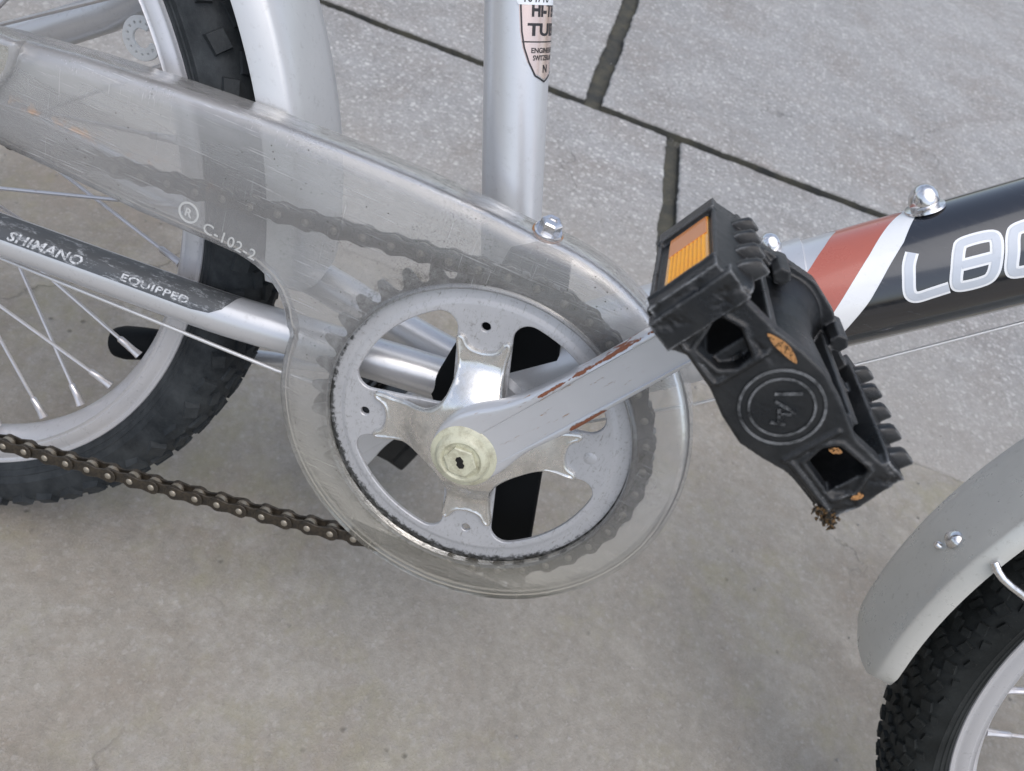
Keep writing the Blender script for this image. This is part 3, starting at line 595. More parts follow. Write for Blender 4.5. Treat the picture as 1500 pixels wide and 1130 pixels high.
# --- shield sticker on the seat tube
fst = cyl_fn(ST_A, ST_D, 13.9, 0.12); fst2 = cyl_fn(ST_A, ST_D, 13.9, 0.22); B_ = lambda d_: 13.9 * R(d_)
# the far-forward side of the tube has negative phi: mirror the text direction accordingly
def shield(grow):
    L = [(-7 - grow, 100), (-7 - grow, 83), (-10 - grow, 74), (-15 - grow, 68), (-24 - grow, 62.6), (-40, 58.2 - grow * .25), (-62, 55.8 - grow * .25), (-84, 58.2 - grow * .25), (-100 + grow, 62.6), (-109 + grow, 68), (-114 + grow, 74), (-117 + grow, 83), (-117 + grow, 100)]
    return [(s, B_(p - 6)) for p, s in L]
v, f = poly_tris(shield(0)); flat_patch(v, f, fst, 'sticker', M['sticker'], seat_tube, step=1.2, axis=1)
v, f = stroke([Vector(q) for q in shield(3.0)], 0.7); flat_patch(v, f, fst2, 'sticker_border', M['ink'], seat_tube, step=1.2)
v, f = stroke([(70.2, B_(-20)), (70.2, B_(-120))], 0.5); flat_patch(v, f, fst2, 'sticker_line', M['ink'], seat_tube, step=1.2)
def vtext(body, size, s0, ph0, width, bold=0.1):
    """text reads round the tube: x -> towards negative phi, y -> along the tube"""
    v, f = text2d(body, size, bold); w_ = max(q.x for q in v); k = width / w_
    v = [Vector((s0 + q.y, B_(ph0) - q.x * k)) for q in v]
    flat_patch(v, f, fst2, 'sticker_lettering', M['ink'], seat_tube, step=0.9, axis=1)
vtext('HI-TEN', 6.5, 79.6, -34, 19, 0.28); vtext('TUBE', 6.2, 72.6, -29, 20.5, 0.22); vtext('ENGINEERED', 2.7, 66.1, -36, 17, 0.06); vtext('SWITZERLAND', 2.7, 63.3, -40, 15, 0.06); vtext('N', 4.2, 58.6, -62, 3.2, 0.1)
v, f = poly_tris([(83.6, B_(-12)), (84.6, B_(-9)), (95, B_(-9)), (95, B_(-100)), (83.6, B_(-100))]); flat_patch(v, f, lambda s, a_, h: fst(s, a_, .14), 'serial_label', M['label'], seat_tube, step=1.0, axis=1)
v, f = text2d('104710', 4.4, 0.06); v = [Vector((84.6 + q.y, B_(-18) - q.x * 0.95)) for q in v]; flat_patch(v, f, lambda s, a_, h: fst(s, a_, .22), 'serial_number', M['ink'], seat_tube, step=0.9)

# --- wheels
def wheel(name, cx, cy, cz, rub, label, seed, N=74, ks=1.0, rot=-2.4):
    w_ = empty(name, (Vector((cx, cy, cz)) - PIV) * MM); w_.parent = bike; w_['label'] = label
    c = (cx, cy, cz); mb = MB()
    prof = [(203, -10), (205.5, -12.6), (208, -14), (210.2, -16.5), (210.8, -17.4), (211.4, -17.3), (213.6, -19.0), (214.1, -19.7), (214.7, -19.5), (217.5, -21.2), (218.4, -21.9), (219.2, -21.6), (226, -22.2), (231, -20.0), (235.5, -15), (237.8, -8), (238.6, 0), (237.8, 8), (235.5, 15), (231, 20.0), (226, 22.2), (217.5, 21.2), (212, 18), (208, 14), (205.5, 12.6), (203, 10), (214, 10), (230, 12), (233, 0), (230, -12), (214, -10)]
    mb.rev(prof, c, n=180, closed=True)
    rnd = random.Random(seed)
    for k in range(N):
        for (lat, R_, ln, wd, ph, tl) in (() if ks == 1.0 else ((-21.6, 226.0, 4.2, 3.4, 0.5, 74), (-17.0, 233.8, 4.4, 3.6, 0.5, 38), (-9.2, 238.2, 4.4, 3.0, 0.3, 14))) + ((-19.6, 231.0, 5.6, 4.6, 0.0, 48), (19.6, 231.0, 5.6, 4.6, 0.5, -48), (-12.4, 236.2, 6.2, 3.2, 0.5, 25), (12.4, 236.2, 6.2, 3.2, 0.0, -25), (-4.8, 238.4, 6.4, 3.6, 0.1, 6), (4.8, 238.4, 6.4, 3.6, 0.6, -6)):
            a_ = 2 * PI * (k + ph) / N; er = Vector((cos(a_), 0, sin(a_))); et = Vector((-sin(a_), 0, cos(a_))); ey = Vector((0, 1, 0))
            T_ = R(tl); n_ = er * cos(T_) - ey * sin(T_); l_ = ey * cos(T_) + er * sin(T_)
            sk = R(14 if (k % 2) else -14); e2 = et * cos(sk) + l_ * sin(sk); l2 = l_ * cos(sk) - et * sin(sk)
            p_ = Vector(c) + er * R_ + ey * lat
            b0 = len(mb.v); tp = 0.80; jt = (rnd.uniform(.85, 1.1), rnd.uniform(.8, 1.12))
            for (i, j, h, q) in [(i, j, h, q) for h, q in ((-4.0, 1.0), (2.9 if ks == 1.0 and abs(lat) > 15 else 1.9, tp)) for i, j in ((-1, -1), (1, -1), (1, 1), (-1, 1))]:
                mb.v.append(tuple(p_ + e2 * i * ln * q * ks * jt[0] + l2 * j * wd * q * ks * jt[1] + n_ * h))
            mb.f += [tuple(b0 + i for i in q) for q in ((0, 3, 2, 1), (4, 5, 6, 7), (0, 1, 5, 4), (1, 2, 6, 5), (2, 3, 7, 6), (3, 0, 4, 7))]
    o = mb.link('tyre', rub, w_); fixp(o, w_)
    mb = MB()
    mb.rev([(207.6, -12.0), (208.2, -13.2), (207.2, -14.2), (205.6, -14.0), (204.9, -13.3), (203.6, -13.3), (202.9, -13.8), (198.2, -13.6), (197.6, -13.0), (196.6, -13.0), (195.9, -13.5), (195.0, -12.6), (191.5, -7), (190.0, -3), (189.6, 0), (190.0, 3), (191.5, 7), (195.0, 12.6), (205.6, 14.0), (208.2, 13.2), (207.6, 12), (200, 10), (199, 0), (200, -10)], c, n=180, closed=True)
    o = mb.link('rim', M['rim'], w_); fixp(o, w_)
    mb = MB(); mb.rev([(5, -50), (8, -50), (8, -42), (14, -34), (24, -31), (30, -30), (30, -27), (20, -25), (15, -15), (15, 15), (20, 25), (30, 27), (30, 30), (24, 31), (14, 34), (8, 42), (8, 50), (5, 50)], c, n=40)
    o = mb.link('hub', M['bolt'], w_); fixp(o, w_)
    for k in range(36):
        an = R(rot + 10 * k); cl = k % 4; near = cl in (1, 2); sgn = -1 if k % 2 == 0 else 1
        yf = -28 if near else 28
        er = Vector((cos(an), 0, sin(an))); et = Vector((-sin(an), 0, cos(an)))
        p1 = Vector(c) + er * 186 + Vector((0, -2.0 if near else 2.0, 0))
        p0 = Vector(c) + et * (-25.5 * sgn) * 1.0 + er * 8 + Vector((0, yf, 0))
        d_ = (p1 - p0).normalized(); mb = MB(); mb.tube([p0, p1 - d_ * 12], 1.0, 8); mb.tube([p1 - d_ * 12.5, p1 - d_ * 11.5, p1 - d_ * 3, p1 + d_ * 1.5], [1.2, 1.9, 1.9, 2.4], 8)
        o = mb.link('spoke', M['spoke'], w_); fixp(o, w_)
    return w_
def fixp(o, w_):
    """child meshes are built in bike coordinates: cancel the wheel Empty's own offset"""
    o.data.transform(Matrix.Translation(-w_.location))
rw = wheel('rear_wheel', -368.2, 43, -2.4, M['rubber'], 'rear wheel with silver rim and dusty black tyre', 3)
fw = wheel('front_wheel', 492, 43, -4, M['rubber2'], 'front wheel with silver rim and dark knobbly tyre', 5, N=104, ks=0.66, rot=3)
# --- fenders: a channel section swept round the wheel
def fender(name, c, a0, a1, mat, half, Rn, crown, label, n=90, cr=6.0):
    # section (lateral, radius): rolled lip, flat flank, crest line, rounded crown
    sec = [(-half + 1.6, Rn + 1.0), (-half + .6, Rn - .4), (-half - .3, Rn + .2), (-half - .2, Rn + 1.5), (-half * 0.93, Rn + crown * 0.74), (-half * 0.86, Rn + crown * 0.86), (-half * .55, Rn + crown * 0.95), (-half * .3, Rn + crown * .99), (0, Rn + crown)]
    sec = sec + [(-p, r_) for p, r_ in reversed(sec[:-1])]
    sec_in = [(p * 0.94, r_ - 1.3) for p, r_ in reversed(sec[3:-3])]
    full = sec + sec_in; m = len(full); mb = MB(); cc = Vector(c)
    for k in range(n + 1):
        a_ = R(a0 + (a1 - a0) * k / n); e = min(1.0, (k / n) * (abs(a1 - a0)) / cr) if cr > 0 else 1.0
        q = 0.55 + 0.45 * math.sqrt(max(0.0, 1 - (1 - e) ** 2))
        er = Vector((cos(a_), 0, sin(a_)))
        for p, r_ in full: mb.v.append(tuple(cc + er * (Rn + (r_ - Rn) * (0.75 + .25 * q)) + Vector((0, p * q, 0))))
    for k in range(n):
        for j in range(m):
            j2 = (j + 1) % m; mb.f.append((k * m + j, k * m + j2, (k + 1) * m + j2, (k + 1) * m + j))
    mb.f.append(tuple(range(m))); mb.f.append(tuple(n * m + j for j in reversed(range(m))))
    o = mb.link(name, mat, bike); o['label'] = label; return o
rf = fender('rear_fender', (-368.2, 43, -2.4), 3, 120, M['fender'], 28, 247, 16.5, 'silver rear mudguard', cr=3)
ff = fender('front_fender', (492, 43, -4), 192.6, 60, M['fender_front'], 27.5, 254.0, 10.8, 'grey front mudguard with a scuffed mark', cr=4)
def fpt(ang, rr_, y_): return Vector((492 + rr_ * cos(R(ang)), y_, -4 + rr_ * sin(R(ang))))
mb = MB(); e = (fpt(173.2, 272, 40) - fpt(173.2, 262, 40)).normalized()
mb.rev([(0.1, 3.0), (2.2, 2.8), (3.6, 1.6), (4.6, 0.4), (4.8, -1), (0.1, -1)], fpt(173.2, 265.6, 36), e, 20)
mb.rev([(0.1, 1.6), (1.4, 1.5), (2.0, 0.6), (2.2, -1), (0.1, -1)], fpt(175.0, 265.6, 40), e, 12)
mb.link('fender_bolt', M['bolt'], ff)
# --- guard geometry
def resample_x(pts, step):
    out = [Vector(pts[0])]; acc = 0.0
    for a_, b_ in zip(pts, pts[1:]):
        a_, b_ = Vector(a_), Vector(b_); L = (b_ - a_).length; d_ = step - acc
        while d_ <= L: out.append(a_.lerp(b_, d_ / L)); d_ += step
        acc = (acc + L) % step if L else acc
    return out
disc = [(0.2 + 95.8 * cos(R(a_)), 1.5 + 95.8 * sin(R(a_))) for a_ in range(176, 176 + 281, 4)]        # left, bottom, right, top
GO = disc + [(-30, 98.0), (-60, 98.8), (-95, 98.2), (-130, 96.6), (-170, 93.6), (-210, 89.6), (-250, 84.0), (-300, 74), (-345, 63)] \
   + [(-345, 44), (-300, 40.5), (-240, 38.6), (-206.8, 37.6), (-173.4, 36.0), (-140.7, 36.4), (-125, 36.2), (-117.3, 34.7), (-109.6, 31.6), (-104.2, 27.0), (-100.1, 21.0), (-97.6, 14.5)]
GO = resample_x([Vector(q) for q in GO] + [Vector(GO[0])], 2.2)[:-1]
HO = [(0.2 + 71.0 * cos(2 * PI * k / 140), -1.1 + 71.0 * sin(2 * PI * k / 140)) for k in range(140)]
mb = MB()
def depth(q):                                    # how far the rim wall reaches back
    x_, z_ = q
    if x_ < -99: return 12.0 if z_ > 55 else -4.0
    a_ = math.degrees(math.atan2(z_, x_))
    t_ = (sin(R(a_)) + 0.35) / 1.0
    return -3.0 + 15.0 * min(1.0, max(0.0, t_ + (0.4 if x_ > 0 else -0.1)))
def gshell(mb, outer, holes, fr=-9.2, rfil=7.5, dep=depth):
    n = len(outer)
    if area2(outer) < 0: outer = outer[::-1]
    dl = [dep(q) for q in outer]
    for _ in range(12): dl = [(dl[i - 1] + 2 * dl[i] + dl[(i + 1) % n]) / 4 for i in range(n)]
    def shell(th):
        rings = []
        wt = [min(1, max(0, (q[1] + 20) / 70)) if q[0] > -97 else min(1, max(0, (q[1] - 48) / 25)) for q in outer]     # broad shoulder on top, tight one below
        r2 = min(2.6, rfil)
        for ins, yo, i2, y2 in [(0.0, None, 0, None), (0.0, 0.5, 0, 0.5)] + [(rfil * (1 - cos(R(t_))), rfil * (1 - sin(R(t_))), r2 * (1 - cos(R(t_))), r2 * (1 - sin(R(t_)))) for t_ in (0, 15, 30, 45, 60, 75, 90)]:
            lp = [Vector(a_) * w_ + Vector(b_) * (1 - w_) for a_, b_, w_ in zip(inset(outer, ins + th), inset(outer, i2 + th), wt)]
            if yo is None: ys = [max(d_, fr + rfil + 0.3) for d_ in dl]
            elif ins == 0 and yo == 0.5: ys = [fr + rfil + (max(d_, fr + rfil + .3) - fr - rfil) * 0.5 for d_ in dl]
            else: ys = [fr + th + yo * w_ + y2 * (1 - w_) for w_ in wt]
            rings.append([(p[0], y_, p[1]) for p, y_ in zip(lp, ys)])
        return rings
    def emit(rings, flip):
        b = len(mb.v); m = len(rings)
        for r_ in rings: mb.v += r_
        for i in range(m - 1):
            for k in range(n):
                k2 = (k + 1) % n; f_ = (b + i * n + k, b + i * n + k2, b + (i + 1) * n + k2, b + (i + 1) * n + k); mb.f.append(f_[::-1] if flip else f_)
        return b
    th = 1.3; o_ = shell(0.0); i_ = shell(th)
    b0 = emit(o_, False); b1 = emit(i_, True)
    for k in range(n): k2 = (k + 1) % n; mb.f.append((b0 + k2, b0 + k, b1 + k, b1 + k2))
    # holes with a rolled lip
    hl = []
    for h in holes:
        rg = [[(q[0], y_, q[1]) for q in inset(h, -d_)] for d_, y_ in ((0.0, fr + 3.2), (-0.0, fr + 1.2), (0.35, fr - 0.5), (1.2, fr - 0.9), (2.1, fr - 0.5), (2.6, fr))]
        rb = [[(q[0], y_, q[1]) for q in inset(h, -d_)] for d_, y_ in ((1.3, fr + 3.2), (1.3, fr + 1.6), (2.6, fr + th))]
        m = len(h)
        for r2 in (rg, rb):
            b = len(mb.v)
            for r_ in r2: mb.v += r_
            for i in range(len(r2) - 1):
                for k in range(m): k2 = (k + 1) % m; mb.f.append((b + i * m + k, b + i * m + k2, b + (i + 1) * m + k2, b + (i + 1) * m + k))
            if r2 is rg: bb0 = b
        for k in range(m): k2 = (k + 1) % m; mb.f.append((bb0 + k, bb0 + k2, b + k2, b + k))
        hl.append(([ (q[0], q[2]) for q in rg[-1]], [(q[0], q[2]) for q in rb[-1]]))
    for lp, y_, w_ in (([(q[0], q[2]) for q in o_[-1]], fr, 0), ([(q[0], q[2]) for q in i_[-1]], fr + th, 1)):
        loops = [lp] + [h[w_] for h in hl]
        tris = tessellate_polygon([[Vector((q[0], q[1], 0)) for q in L] for L in loops])
        mb.add([(q[0], y_, q[1]) for L in loops for q in L], [tuple(t_) for t_ in tris])
gshell(mb, GO, [HO])
guard = mb.link('chain_guard', M['clear'], bike); guard['label'] = 'clear scratched plastic chain guard'
recentre(guard, (0, 0, 0)); weld(guard, 2e-6)
# rear section overlapping at the left
lipc = [(-345, 46), (-300, 43.5), (-262, 44), (-250, 50), (-241, 62), (-234.5, 72), (-232.3, 80), (-233, 86.2), (-250, 85.4), (-300, 75.4), (-345, 64.4)]
mb = MB(); gshell(mb, resample_x([Vector(q) for q in lipc] + [Vector(lipc[0])], 2.2)[:-1], [], -10.9, 3.0, lambda q: -6.5 if q[1] < 70 else 3)
o = mb.link('guard_rear_section', M['clear'], guard); fix = lambda o_: o_.data.transform(Matrix.Translation(-guard.location)); fix(o)
# moulded ridge line across the guard face
mb = MB(); mb.tube([(-245, -9.4, 57), (-222, -9.6, 60), (-200, -9.4, 59.8), (-170, -9.3, 58)], [0.3, 0.5, 0.4, 0.1], 8)
o = mb.link('ridge', M['clear'], guard); fix(o)
gfn = lambda s0, z0, an, k: (lambda x_, y_, h: Vector((s0 + (x_ * cos(an) - y_ * sin(an)) * k, -9.25 - h, z0 + (x_ * sin(an) + y_ * cos(an)) * k)))
v, f = text2d('C-102-2', 7.2, 0.02, 0, 1.1); o = flat_patch(v, f, gfn(-142.5, 40.6, R(-7.0), 0.98), 'lettering', M['emboss'], guard, thick=0.35, smooth=False); fix(o)
v, f = text2d('R', 5.2, 0.1); v = [q - Vector((1.75, 1.85)) for q in v]
v, f = merge2((v, f), stroke([(4.3 * cos(2 * PI * k / 40), 4.3 * sin(2 * PI * k / 40)) for k in range(40)], 0.9, True))
o = flat_patch(v, f, gfn(-149.6, 46.2, R(-7), 1), 'registered_mark', M['emboss'], guard, thick=0.3, smooth=False); fix(o)
# hex-headed bolt with washer on the guard's top wall
gb = Vector((-4.0, 2.0, 97.6)); mb = MB(); axv = Vector((0.05, -0.35, 1)).normalized()
mb.rev([(0.1, 1.6), (5.6, 1.4), (6.1, 0.8), (6.1, 0), (0.1, 0)], gb, axv, 28)
mb.rev([(0.1, 5.4), (1.9, 5.4), (2.1, 6.1), (3.6, 6.2), (4.4, 5.6), (4.6, 5.0), (4.6, 1.5), (0.1, 1.5)], gb, axv, 6)
o = mb.link('guard_bolt', M['bolt'], guard, smooth=False); fix(o)
t = NT('rust_stain'); n1 = t.noise(500, 6); M['ruststain'] = t.done(t.pbr(t.mix(n1, (0.34, 0.17, 0.07), (0.20, 0.10, 0.05)), 0.8))
mb = MB(); mb.rev([(0.1, 0.4), (5.8, 0.4), (6.5, 0.1), (6.7, -0.3)], gb, axv, 24)
o = mb.link('rusty_washer', M['ruststain'], guard); fix(o)
# --- black bracket behind the chainring that carries the guard
BR = [(-18.2, 77.4), (-7.2, 85.6), (8.5, 84.0), (13.5, 66), (16.3, 52.9), (25.5, 26.8), (32, 0), (36.0, -20.6), (44.9, -58.3), (51.0, -84), (54.9, -98), (52.5, -106.0), (38.0, -112.0), (33, -108), (29.6, -90.2), (18, -66), (4.9, -44.2), (-18.3, -20.3), (-29.0, -7.0), (-29.6, 6), (-25.6, 29.2), (-21, 56)]
BR = resample_x([Vector(q) for q in BR] + [Vector(BR[0])], 3)[:-1]
mb = MB(); plate(mb, BR[::-1] if area2(BR) > 0 else BR, [], [(0.8, 26), (0, 25), (0, 20.6), (0.9, 19.8)])
br = mb.link('guard_bracket', M['blackplastic'], bike); br['label'] = 'black plate behind the chainring holding the chain guard'; weld(br)
mb = MB(); mb.rev([(0.1, -2.4), (2.4, -2.2), (3.4, -1.0), (3.6, 0.2), (0.1, .3)], (43.5, 19.6, -99.5), n=20); mb.link('screw', M['bolt'], br)
mb = MB(); mb.rev([(0.1, -1.0), (1.6, -0.9), (2.0, 0.2), (0.1, .3)], (49.5, 19.6, -96), n=16); mb.link('screw', M['bolt'], br)
# --- chainring
NT_ = 38; RP = 12.7 / (2 * sin(PI / NT_)); TH0 = R(98.6)
teeth = []
for k in range(NT_):
    base = TH0 + 2 * PI * (k + 0.5) / NT_; hw = PI / NT_
    for fr_, r_ in ((-1.0, RP - 4.0), (-0.80, RP - 3.9), (-0.60, RP - 2.6), (-0.46, RP + 0.2), (-0.30, RP + 2.8), (-0.14, RP + 4.0), (0.14, RP + 4.0), (0.30, RP + 2.8), (0.46, RP + 0.2), (0.60, RP - 2.6), (0.80, RP - 3.9)):
        a_ = base + fr_ * hw; teeth.append((r_ * cos(a_), r_ * sin(a_)))
def hull(pts):
    pts = sorted(set((round(p[0], 5), round(p[1], 5)) for p in pts)); 
    def half(ps):
        h = []
        for p in ps:
            while len(h) > 1 and (h[-1][0] - h[-2][0]) * (p[1] - h[-2][1]) - (h[-1][1] - h[-2][1]) * (p[0] - h[-2][0]) <= 0: h.pop()
            h.append(p)
        return h[:-1]
    return half(pts) + half(pts[::-1])
ARM0 = 104.0
def cutout(k, off=12.2, rmax=60.6, rho=7.0):
    core = []
    for i in range(31):
        a_ = R(90 * i / 30); r_ = rmax - rho; p, q = max(off + rho, r_ * cos(a_)), max(off + rho, r_ * sin(a_)); L = math.hypot(p, q)
        if L > r_ : 
            if p <= off + rho + 1e-6: q = math.sqrt(r_ ** 2 - p * p)
            else: p = math.sqrt(r_ ** 2 - q * q)
        core.append((p, q))
    core.append((off + rho, off + rho))
    pts = [(p + rho * cos(2 * PI * j / 32), q + rho * sin(2 * PI * j / 32)) for p, q in core for j in range(32)]
    h = resample_x([Vector(q) for q in hull(pts)] + [Vector(hull(pts)[0])], 1.6)
    b_ = R(ARM0 + 90 * k); return [Vector((q.x * cos(b_) - q.y * sin(b_), q.x * sin(b_) + q.y * cos(b_))) for q in h]
cuts = [cutout(k) for k in range(4)]
rivets = [[(53.2 * cos(R(ARM0 + 90 * k)) + 2.1 * cos(2 * PI * j / 20), 53.2 * sin(R(ARM0 + 90 * k)) + 2.1 * sin(2 * PI * j / 20)) for j in range(20)] for k in range(4) if k != 3]
mb = MB(); body = [(70.9 * cos(2 * PI * k / 200), 70.9 * sin(2 * PI * k / 200)) for k in range(200)]
axh = [(9 * cos(2 * PI * k / 40), 9 * sin(2 * PI * k / 40)) for k in range(40)]
# front face is stepped: flat centre, a rolled shoulder at 65 mm, lower outer flange
plate(mb, body, cuts + rivets + [axh], [(0.5, -4.9), (0, -4.8), (0, -5.3), (0.2, -5.5), (0.6, -5.6), (5.4, -5.7), (6.2, -6.0), (7.6, -6.7), (8.4, -6.8)], [(0, -4.9), (0, -6.4), (0.4, -6.8)])
ring = mb.link('chainring', M['ringgrey'], bike); ring['label'] = 'grey painted chainring with chrome spider'; recentre(ring, (0, 0, 0)); weld(ring)
mb = MB(); plate(mb, teeth, [[(66 * cos(2 * PI * k / 120), 66 * sin(2 * PI * k / 120)) for k in range(120)]], [(0.4, -2.9), (0, -3.2), (0, -4.6), (0.4, -4.95)])
o = mb.link('toothed_rim', M['teeth'], ring); o.data.transform(Matrix.Translation(-ring.location)); o.location = (0, 0, 0)
# filled rivet on the arm under the crank's lower side
a_ = R(ARM0 + 270); mb = MB(); mb.rev([(0.1, -7.3), (2.2, -7.3), (3.0, -6.9), (3.0, -6)], (53.2 * cos(a_), 0, 53.2 * sin(a_)), n=20)
o = mb.link('rivet', M['ringgrey'], ring); o.data.transform(Matrix.Translation(-ring.location))
# chrome spider: four stamped arms with notched tips, hub rising towards the crank
arm = [(16.4, 16.3), (19.0, 14.2), (22.5, 12.4), (27.5, 11.1), (33, 10.7), (39, 11.2), (43.5, 12.0), (47.2, 12.2), (48.6, 10.6), (47.6, 8.4), (44.6, 6.6), (43.0, 4.0), (42.4, 0)]
half_ = smooth_open([Vector(q) for q in arm], 4)
one = [(p.x, p.y) for p in half_] + [(p.x, -p.y) for p in reversed(half_[:-1])]
sp2 = []
for k in range(4):
    b_ = R(ARM0 + 90 * k)
    for (al, pe) in [(al, -pe) for al, pe in one]:
        sp2.append(Vector((al * cos(b_) - pe * sin(b_), al * sin(b_) + pe * cos(b_))))
n = len(sp2)
def sy(r_, e):
    k = min(1, max(0, (38 - r_) / 20)); k = k * k * (3 - 2 * k); return -8.6 - 10.5 * k
mb = MB(); rings = []
NR = 16
for lev, ins in ((0, 0.0), (1, 0.0), (2, 0.5), (3, 1.3), (4, 2.2)):
    lp = inset(sp2, ins); rr2 = []
    for q in lp:
        r_ = math.hypot(q[0], q[1]); y_ = sy(r_, 0) + {0: 2.0, 1: 0.5, 2: -0.25, 3: -0.45, 4: 0.0}[lev]; rr2.append((q[0], y_, q[1]))
    rings.append(rr2)
lp = inset(sp2, 2.2)
b = 0
for r_ in rings: mb.v += r_
for i in range(len(rings) - 1):
    for k in range(n): k2 = (k + 1) % n; mb.f.append((i * n + k, i * n + k2, (i + 1) * n + k2, (i + 1) * n + k))
# fill the face: triangulated then subdivided so that the bulge is smooth
bm = bmesh.new(); pts3 = [Vector((q[0], q[1], 0)) for q in lp]; vs = [bm.verts.new(q) for q in pts3]
for t_ in tessellate_polygon([pts3]): bm.faces.new([vs[i] for i in t_])
for ax_ in (0, 1):
    for k in range(-24, 25):
        co = (k * 2.0 + .01, 0, 0) if ax_ == 0 else (0, k * 2.0 + .01, 0)
        bmesh.ops.bisect_plane(bm, geom=bm.verts[:] + bm.edges[:] + bm.faces[:], plane_co=co, plane_no=(1, 0, 0) if ax_ == 0 else (0, 1, 0))
b = len(mb.v)
for i, q in enumerate(bm.verts): q.index = i; mb.v.append((q.co.x, sy(math.hypot(q.co.x, q.co.y), 0), q.co.y))
for f_ in bm.faces: mb.f.append(tuple(b + q.index for q in f_.verts))
bm.free()
spd = mb.link('spider', M['chrome'], ring); spd.data.transform(Matrix.Translation(-ring.location)); weld(spd, 2e-6)
# --- crank arm (own axes: x along, z across, y depth), boss, cap
CA = 57.3
def crank_mesh(name, mat, parent, loc, ang, flip=False):
    up_ = [(-14, 0), (-13, 7), (-8, 13), (0, 16.2), (9, 17.0), (18, 15.2), (28, 11.8), (38, 9.6), (50, 8.4), (70, 7.4), (95, 7.2), (115, 8.2), (130, 11.5), (140, 13.2), (149, 10.5), (153.5, 0)]
    lo_ = [(149, -10.5), (140, -13.2), (130, -13.4), (112, -12.6), (95, -12.4), (70, -12.8), (50, -13.6), (36, -13.0), (24, -12.9), (12, -14.8), (4, -15.6), (-4, -14.6), (-11, -9)]
    ol = smooth_closed(up_ + lo_, 5)
    pts = [Vector(q) for q in ol]
    if area2(pts) < 0: pts = pts[::-1]
    mb = MB()
    def to3(p, y):                               # arm bows outward and thins towards the pedal
        k = min(1, max(0, p[0] / 140)); yb = -2.5 * k - 1.2 * sin(PI * k)
        return ((p[0], (y if not flip else -y) + (yb if not flip else -yb), p[1]))
    plate(mb, pts, [], [(1.2, -17), (0.3, -17.6), (0.0, -19), (0.0, -23.5), (0.25, -24.6), (0.9, -25.5), (2.0, -25.9)], to3=to3)
    bm = bmesh.new(); vs = [bm.verts.new(Vector(q)) for q in mb.v]
    for f_ in mb.f:
        try: bm.faces.new([vs[i] for i in f_])
        except ValueError: pass
    for k in range(-1, 16): bmesh.ops.bisect_plane(bm, geom=bm.verts[:] + bm.edges[:] + bm.faces[:], plane_co=(k * 10, 0, 0), plane_no=(1, 0, 0))
    bmesh.ops.remove_doubles(bm, verts=bm.verts, dist=1e-4); bmesh.ops.recalc_face_normals(bm, faces=bm.faces)
    me = bpy.data.meshes.new(name); bmesh.ops.scale(bm, vec=(MM, MM, MM), verts=bm.verts); bm.to_mesh(me); bm.free()
    me.materials.append(mat); me.polygons.foreach_set('use_smooth', [True] * len(me.polygons)); me.set_sharp_from_angle(angle=R(40))
    o = bpy.data.objects.new(name, me); COL.objects.link(o); o.parent = parent; o.location = loc; o.rotation_euler = (0, -R(ang), 0); return o
crank = crank_mesh('crank_arm', M['crank'], bike, -PIV * MM, CA); crank['label'] = 'grey crank arm with rust along its upper edge'
def on_crank(o): o.parent = crank; o.matrix_parent_inverse = Matrix(); o.location = (0, 0, 0)
def crank_part(mb, name, mat, smooth=True):     # mb in crank-local mm
    o = link(name, mb.v, mb.f, mat, crank, smooth, off=(0, 0, 0)); return o
mb = MB(); mb.rev([(14.6, -25.4), (14.9, -26.4), (14.2, -27.0), (12.4, -27.6), (11.4, -29.6), (10.2, -30.8), (9.2, -31.0), (8.4, -30.3), (8.0, -29.9), (0.1, -29.9)], (0, 0, 0), n=56)
crank_part(mb, 'dust_cap', M['cream'])
mb = MB(); mb.rev([(7.4, -29.7), (7.4, -31.6), (6.9, -32.0), (0.1, -32.0)], (0, 0, 0), n=6, a0=R(8), a1=R(368)); crank_part(mb, 'cap_hexagon', M['cream'], False)
sl = [(-1.1, -2.7), (0.7, -2.9), (1.7, -1.6), (1.3, -0.3), (1.9, 0.7), (1.1, 2.9), (-0.7, 2.8), (-1.6, 1.7), (-1.2, 0.3), (-1.9, -0.8)]
ca_, sa_ = cos(R(-22)), sin(R(-22)); sl = [Vector((p * ca_ - q * sa_, p * sa_ + q * ca_)) for p, q in sl]
mb = MB(); plate(mb, sl, [], [(0, -31.5), (0, -32.08)]); crank_part(mb, 'slot', M['slot'], False)
crank2 = crank_mesh('crank_arm', M['crank'], bike, (Vector((0, 74, 0)) - PIV) * MM, CA + 180, True); crank2['label'] = 'far crank arm seen through the chainring'
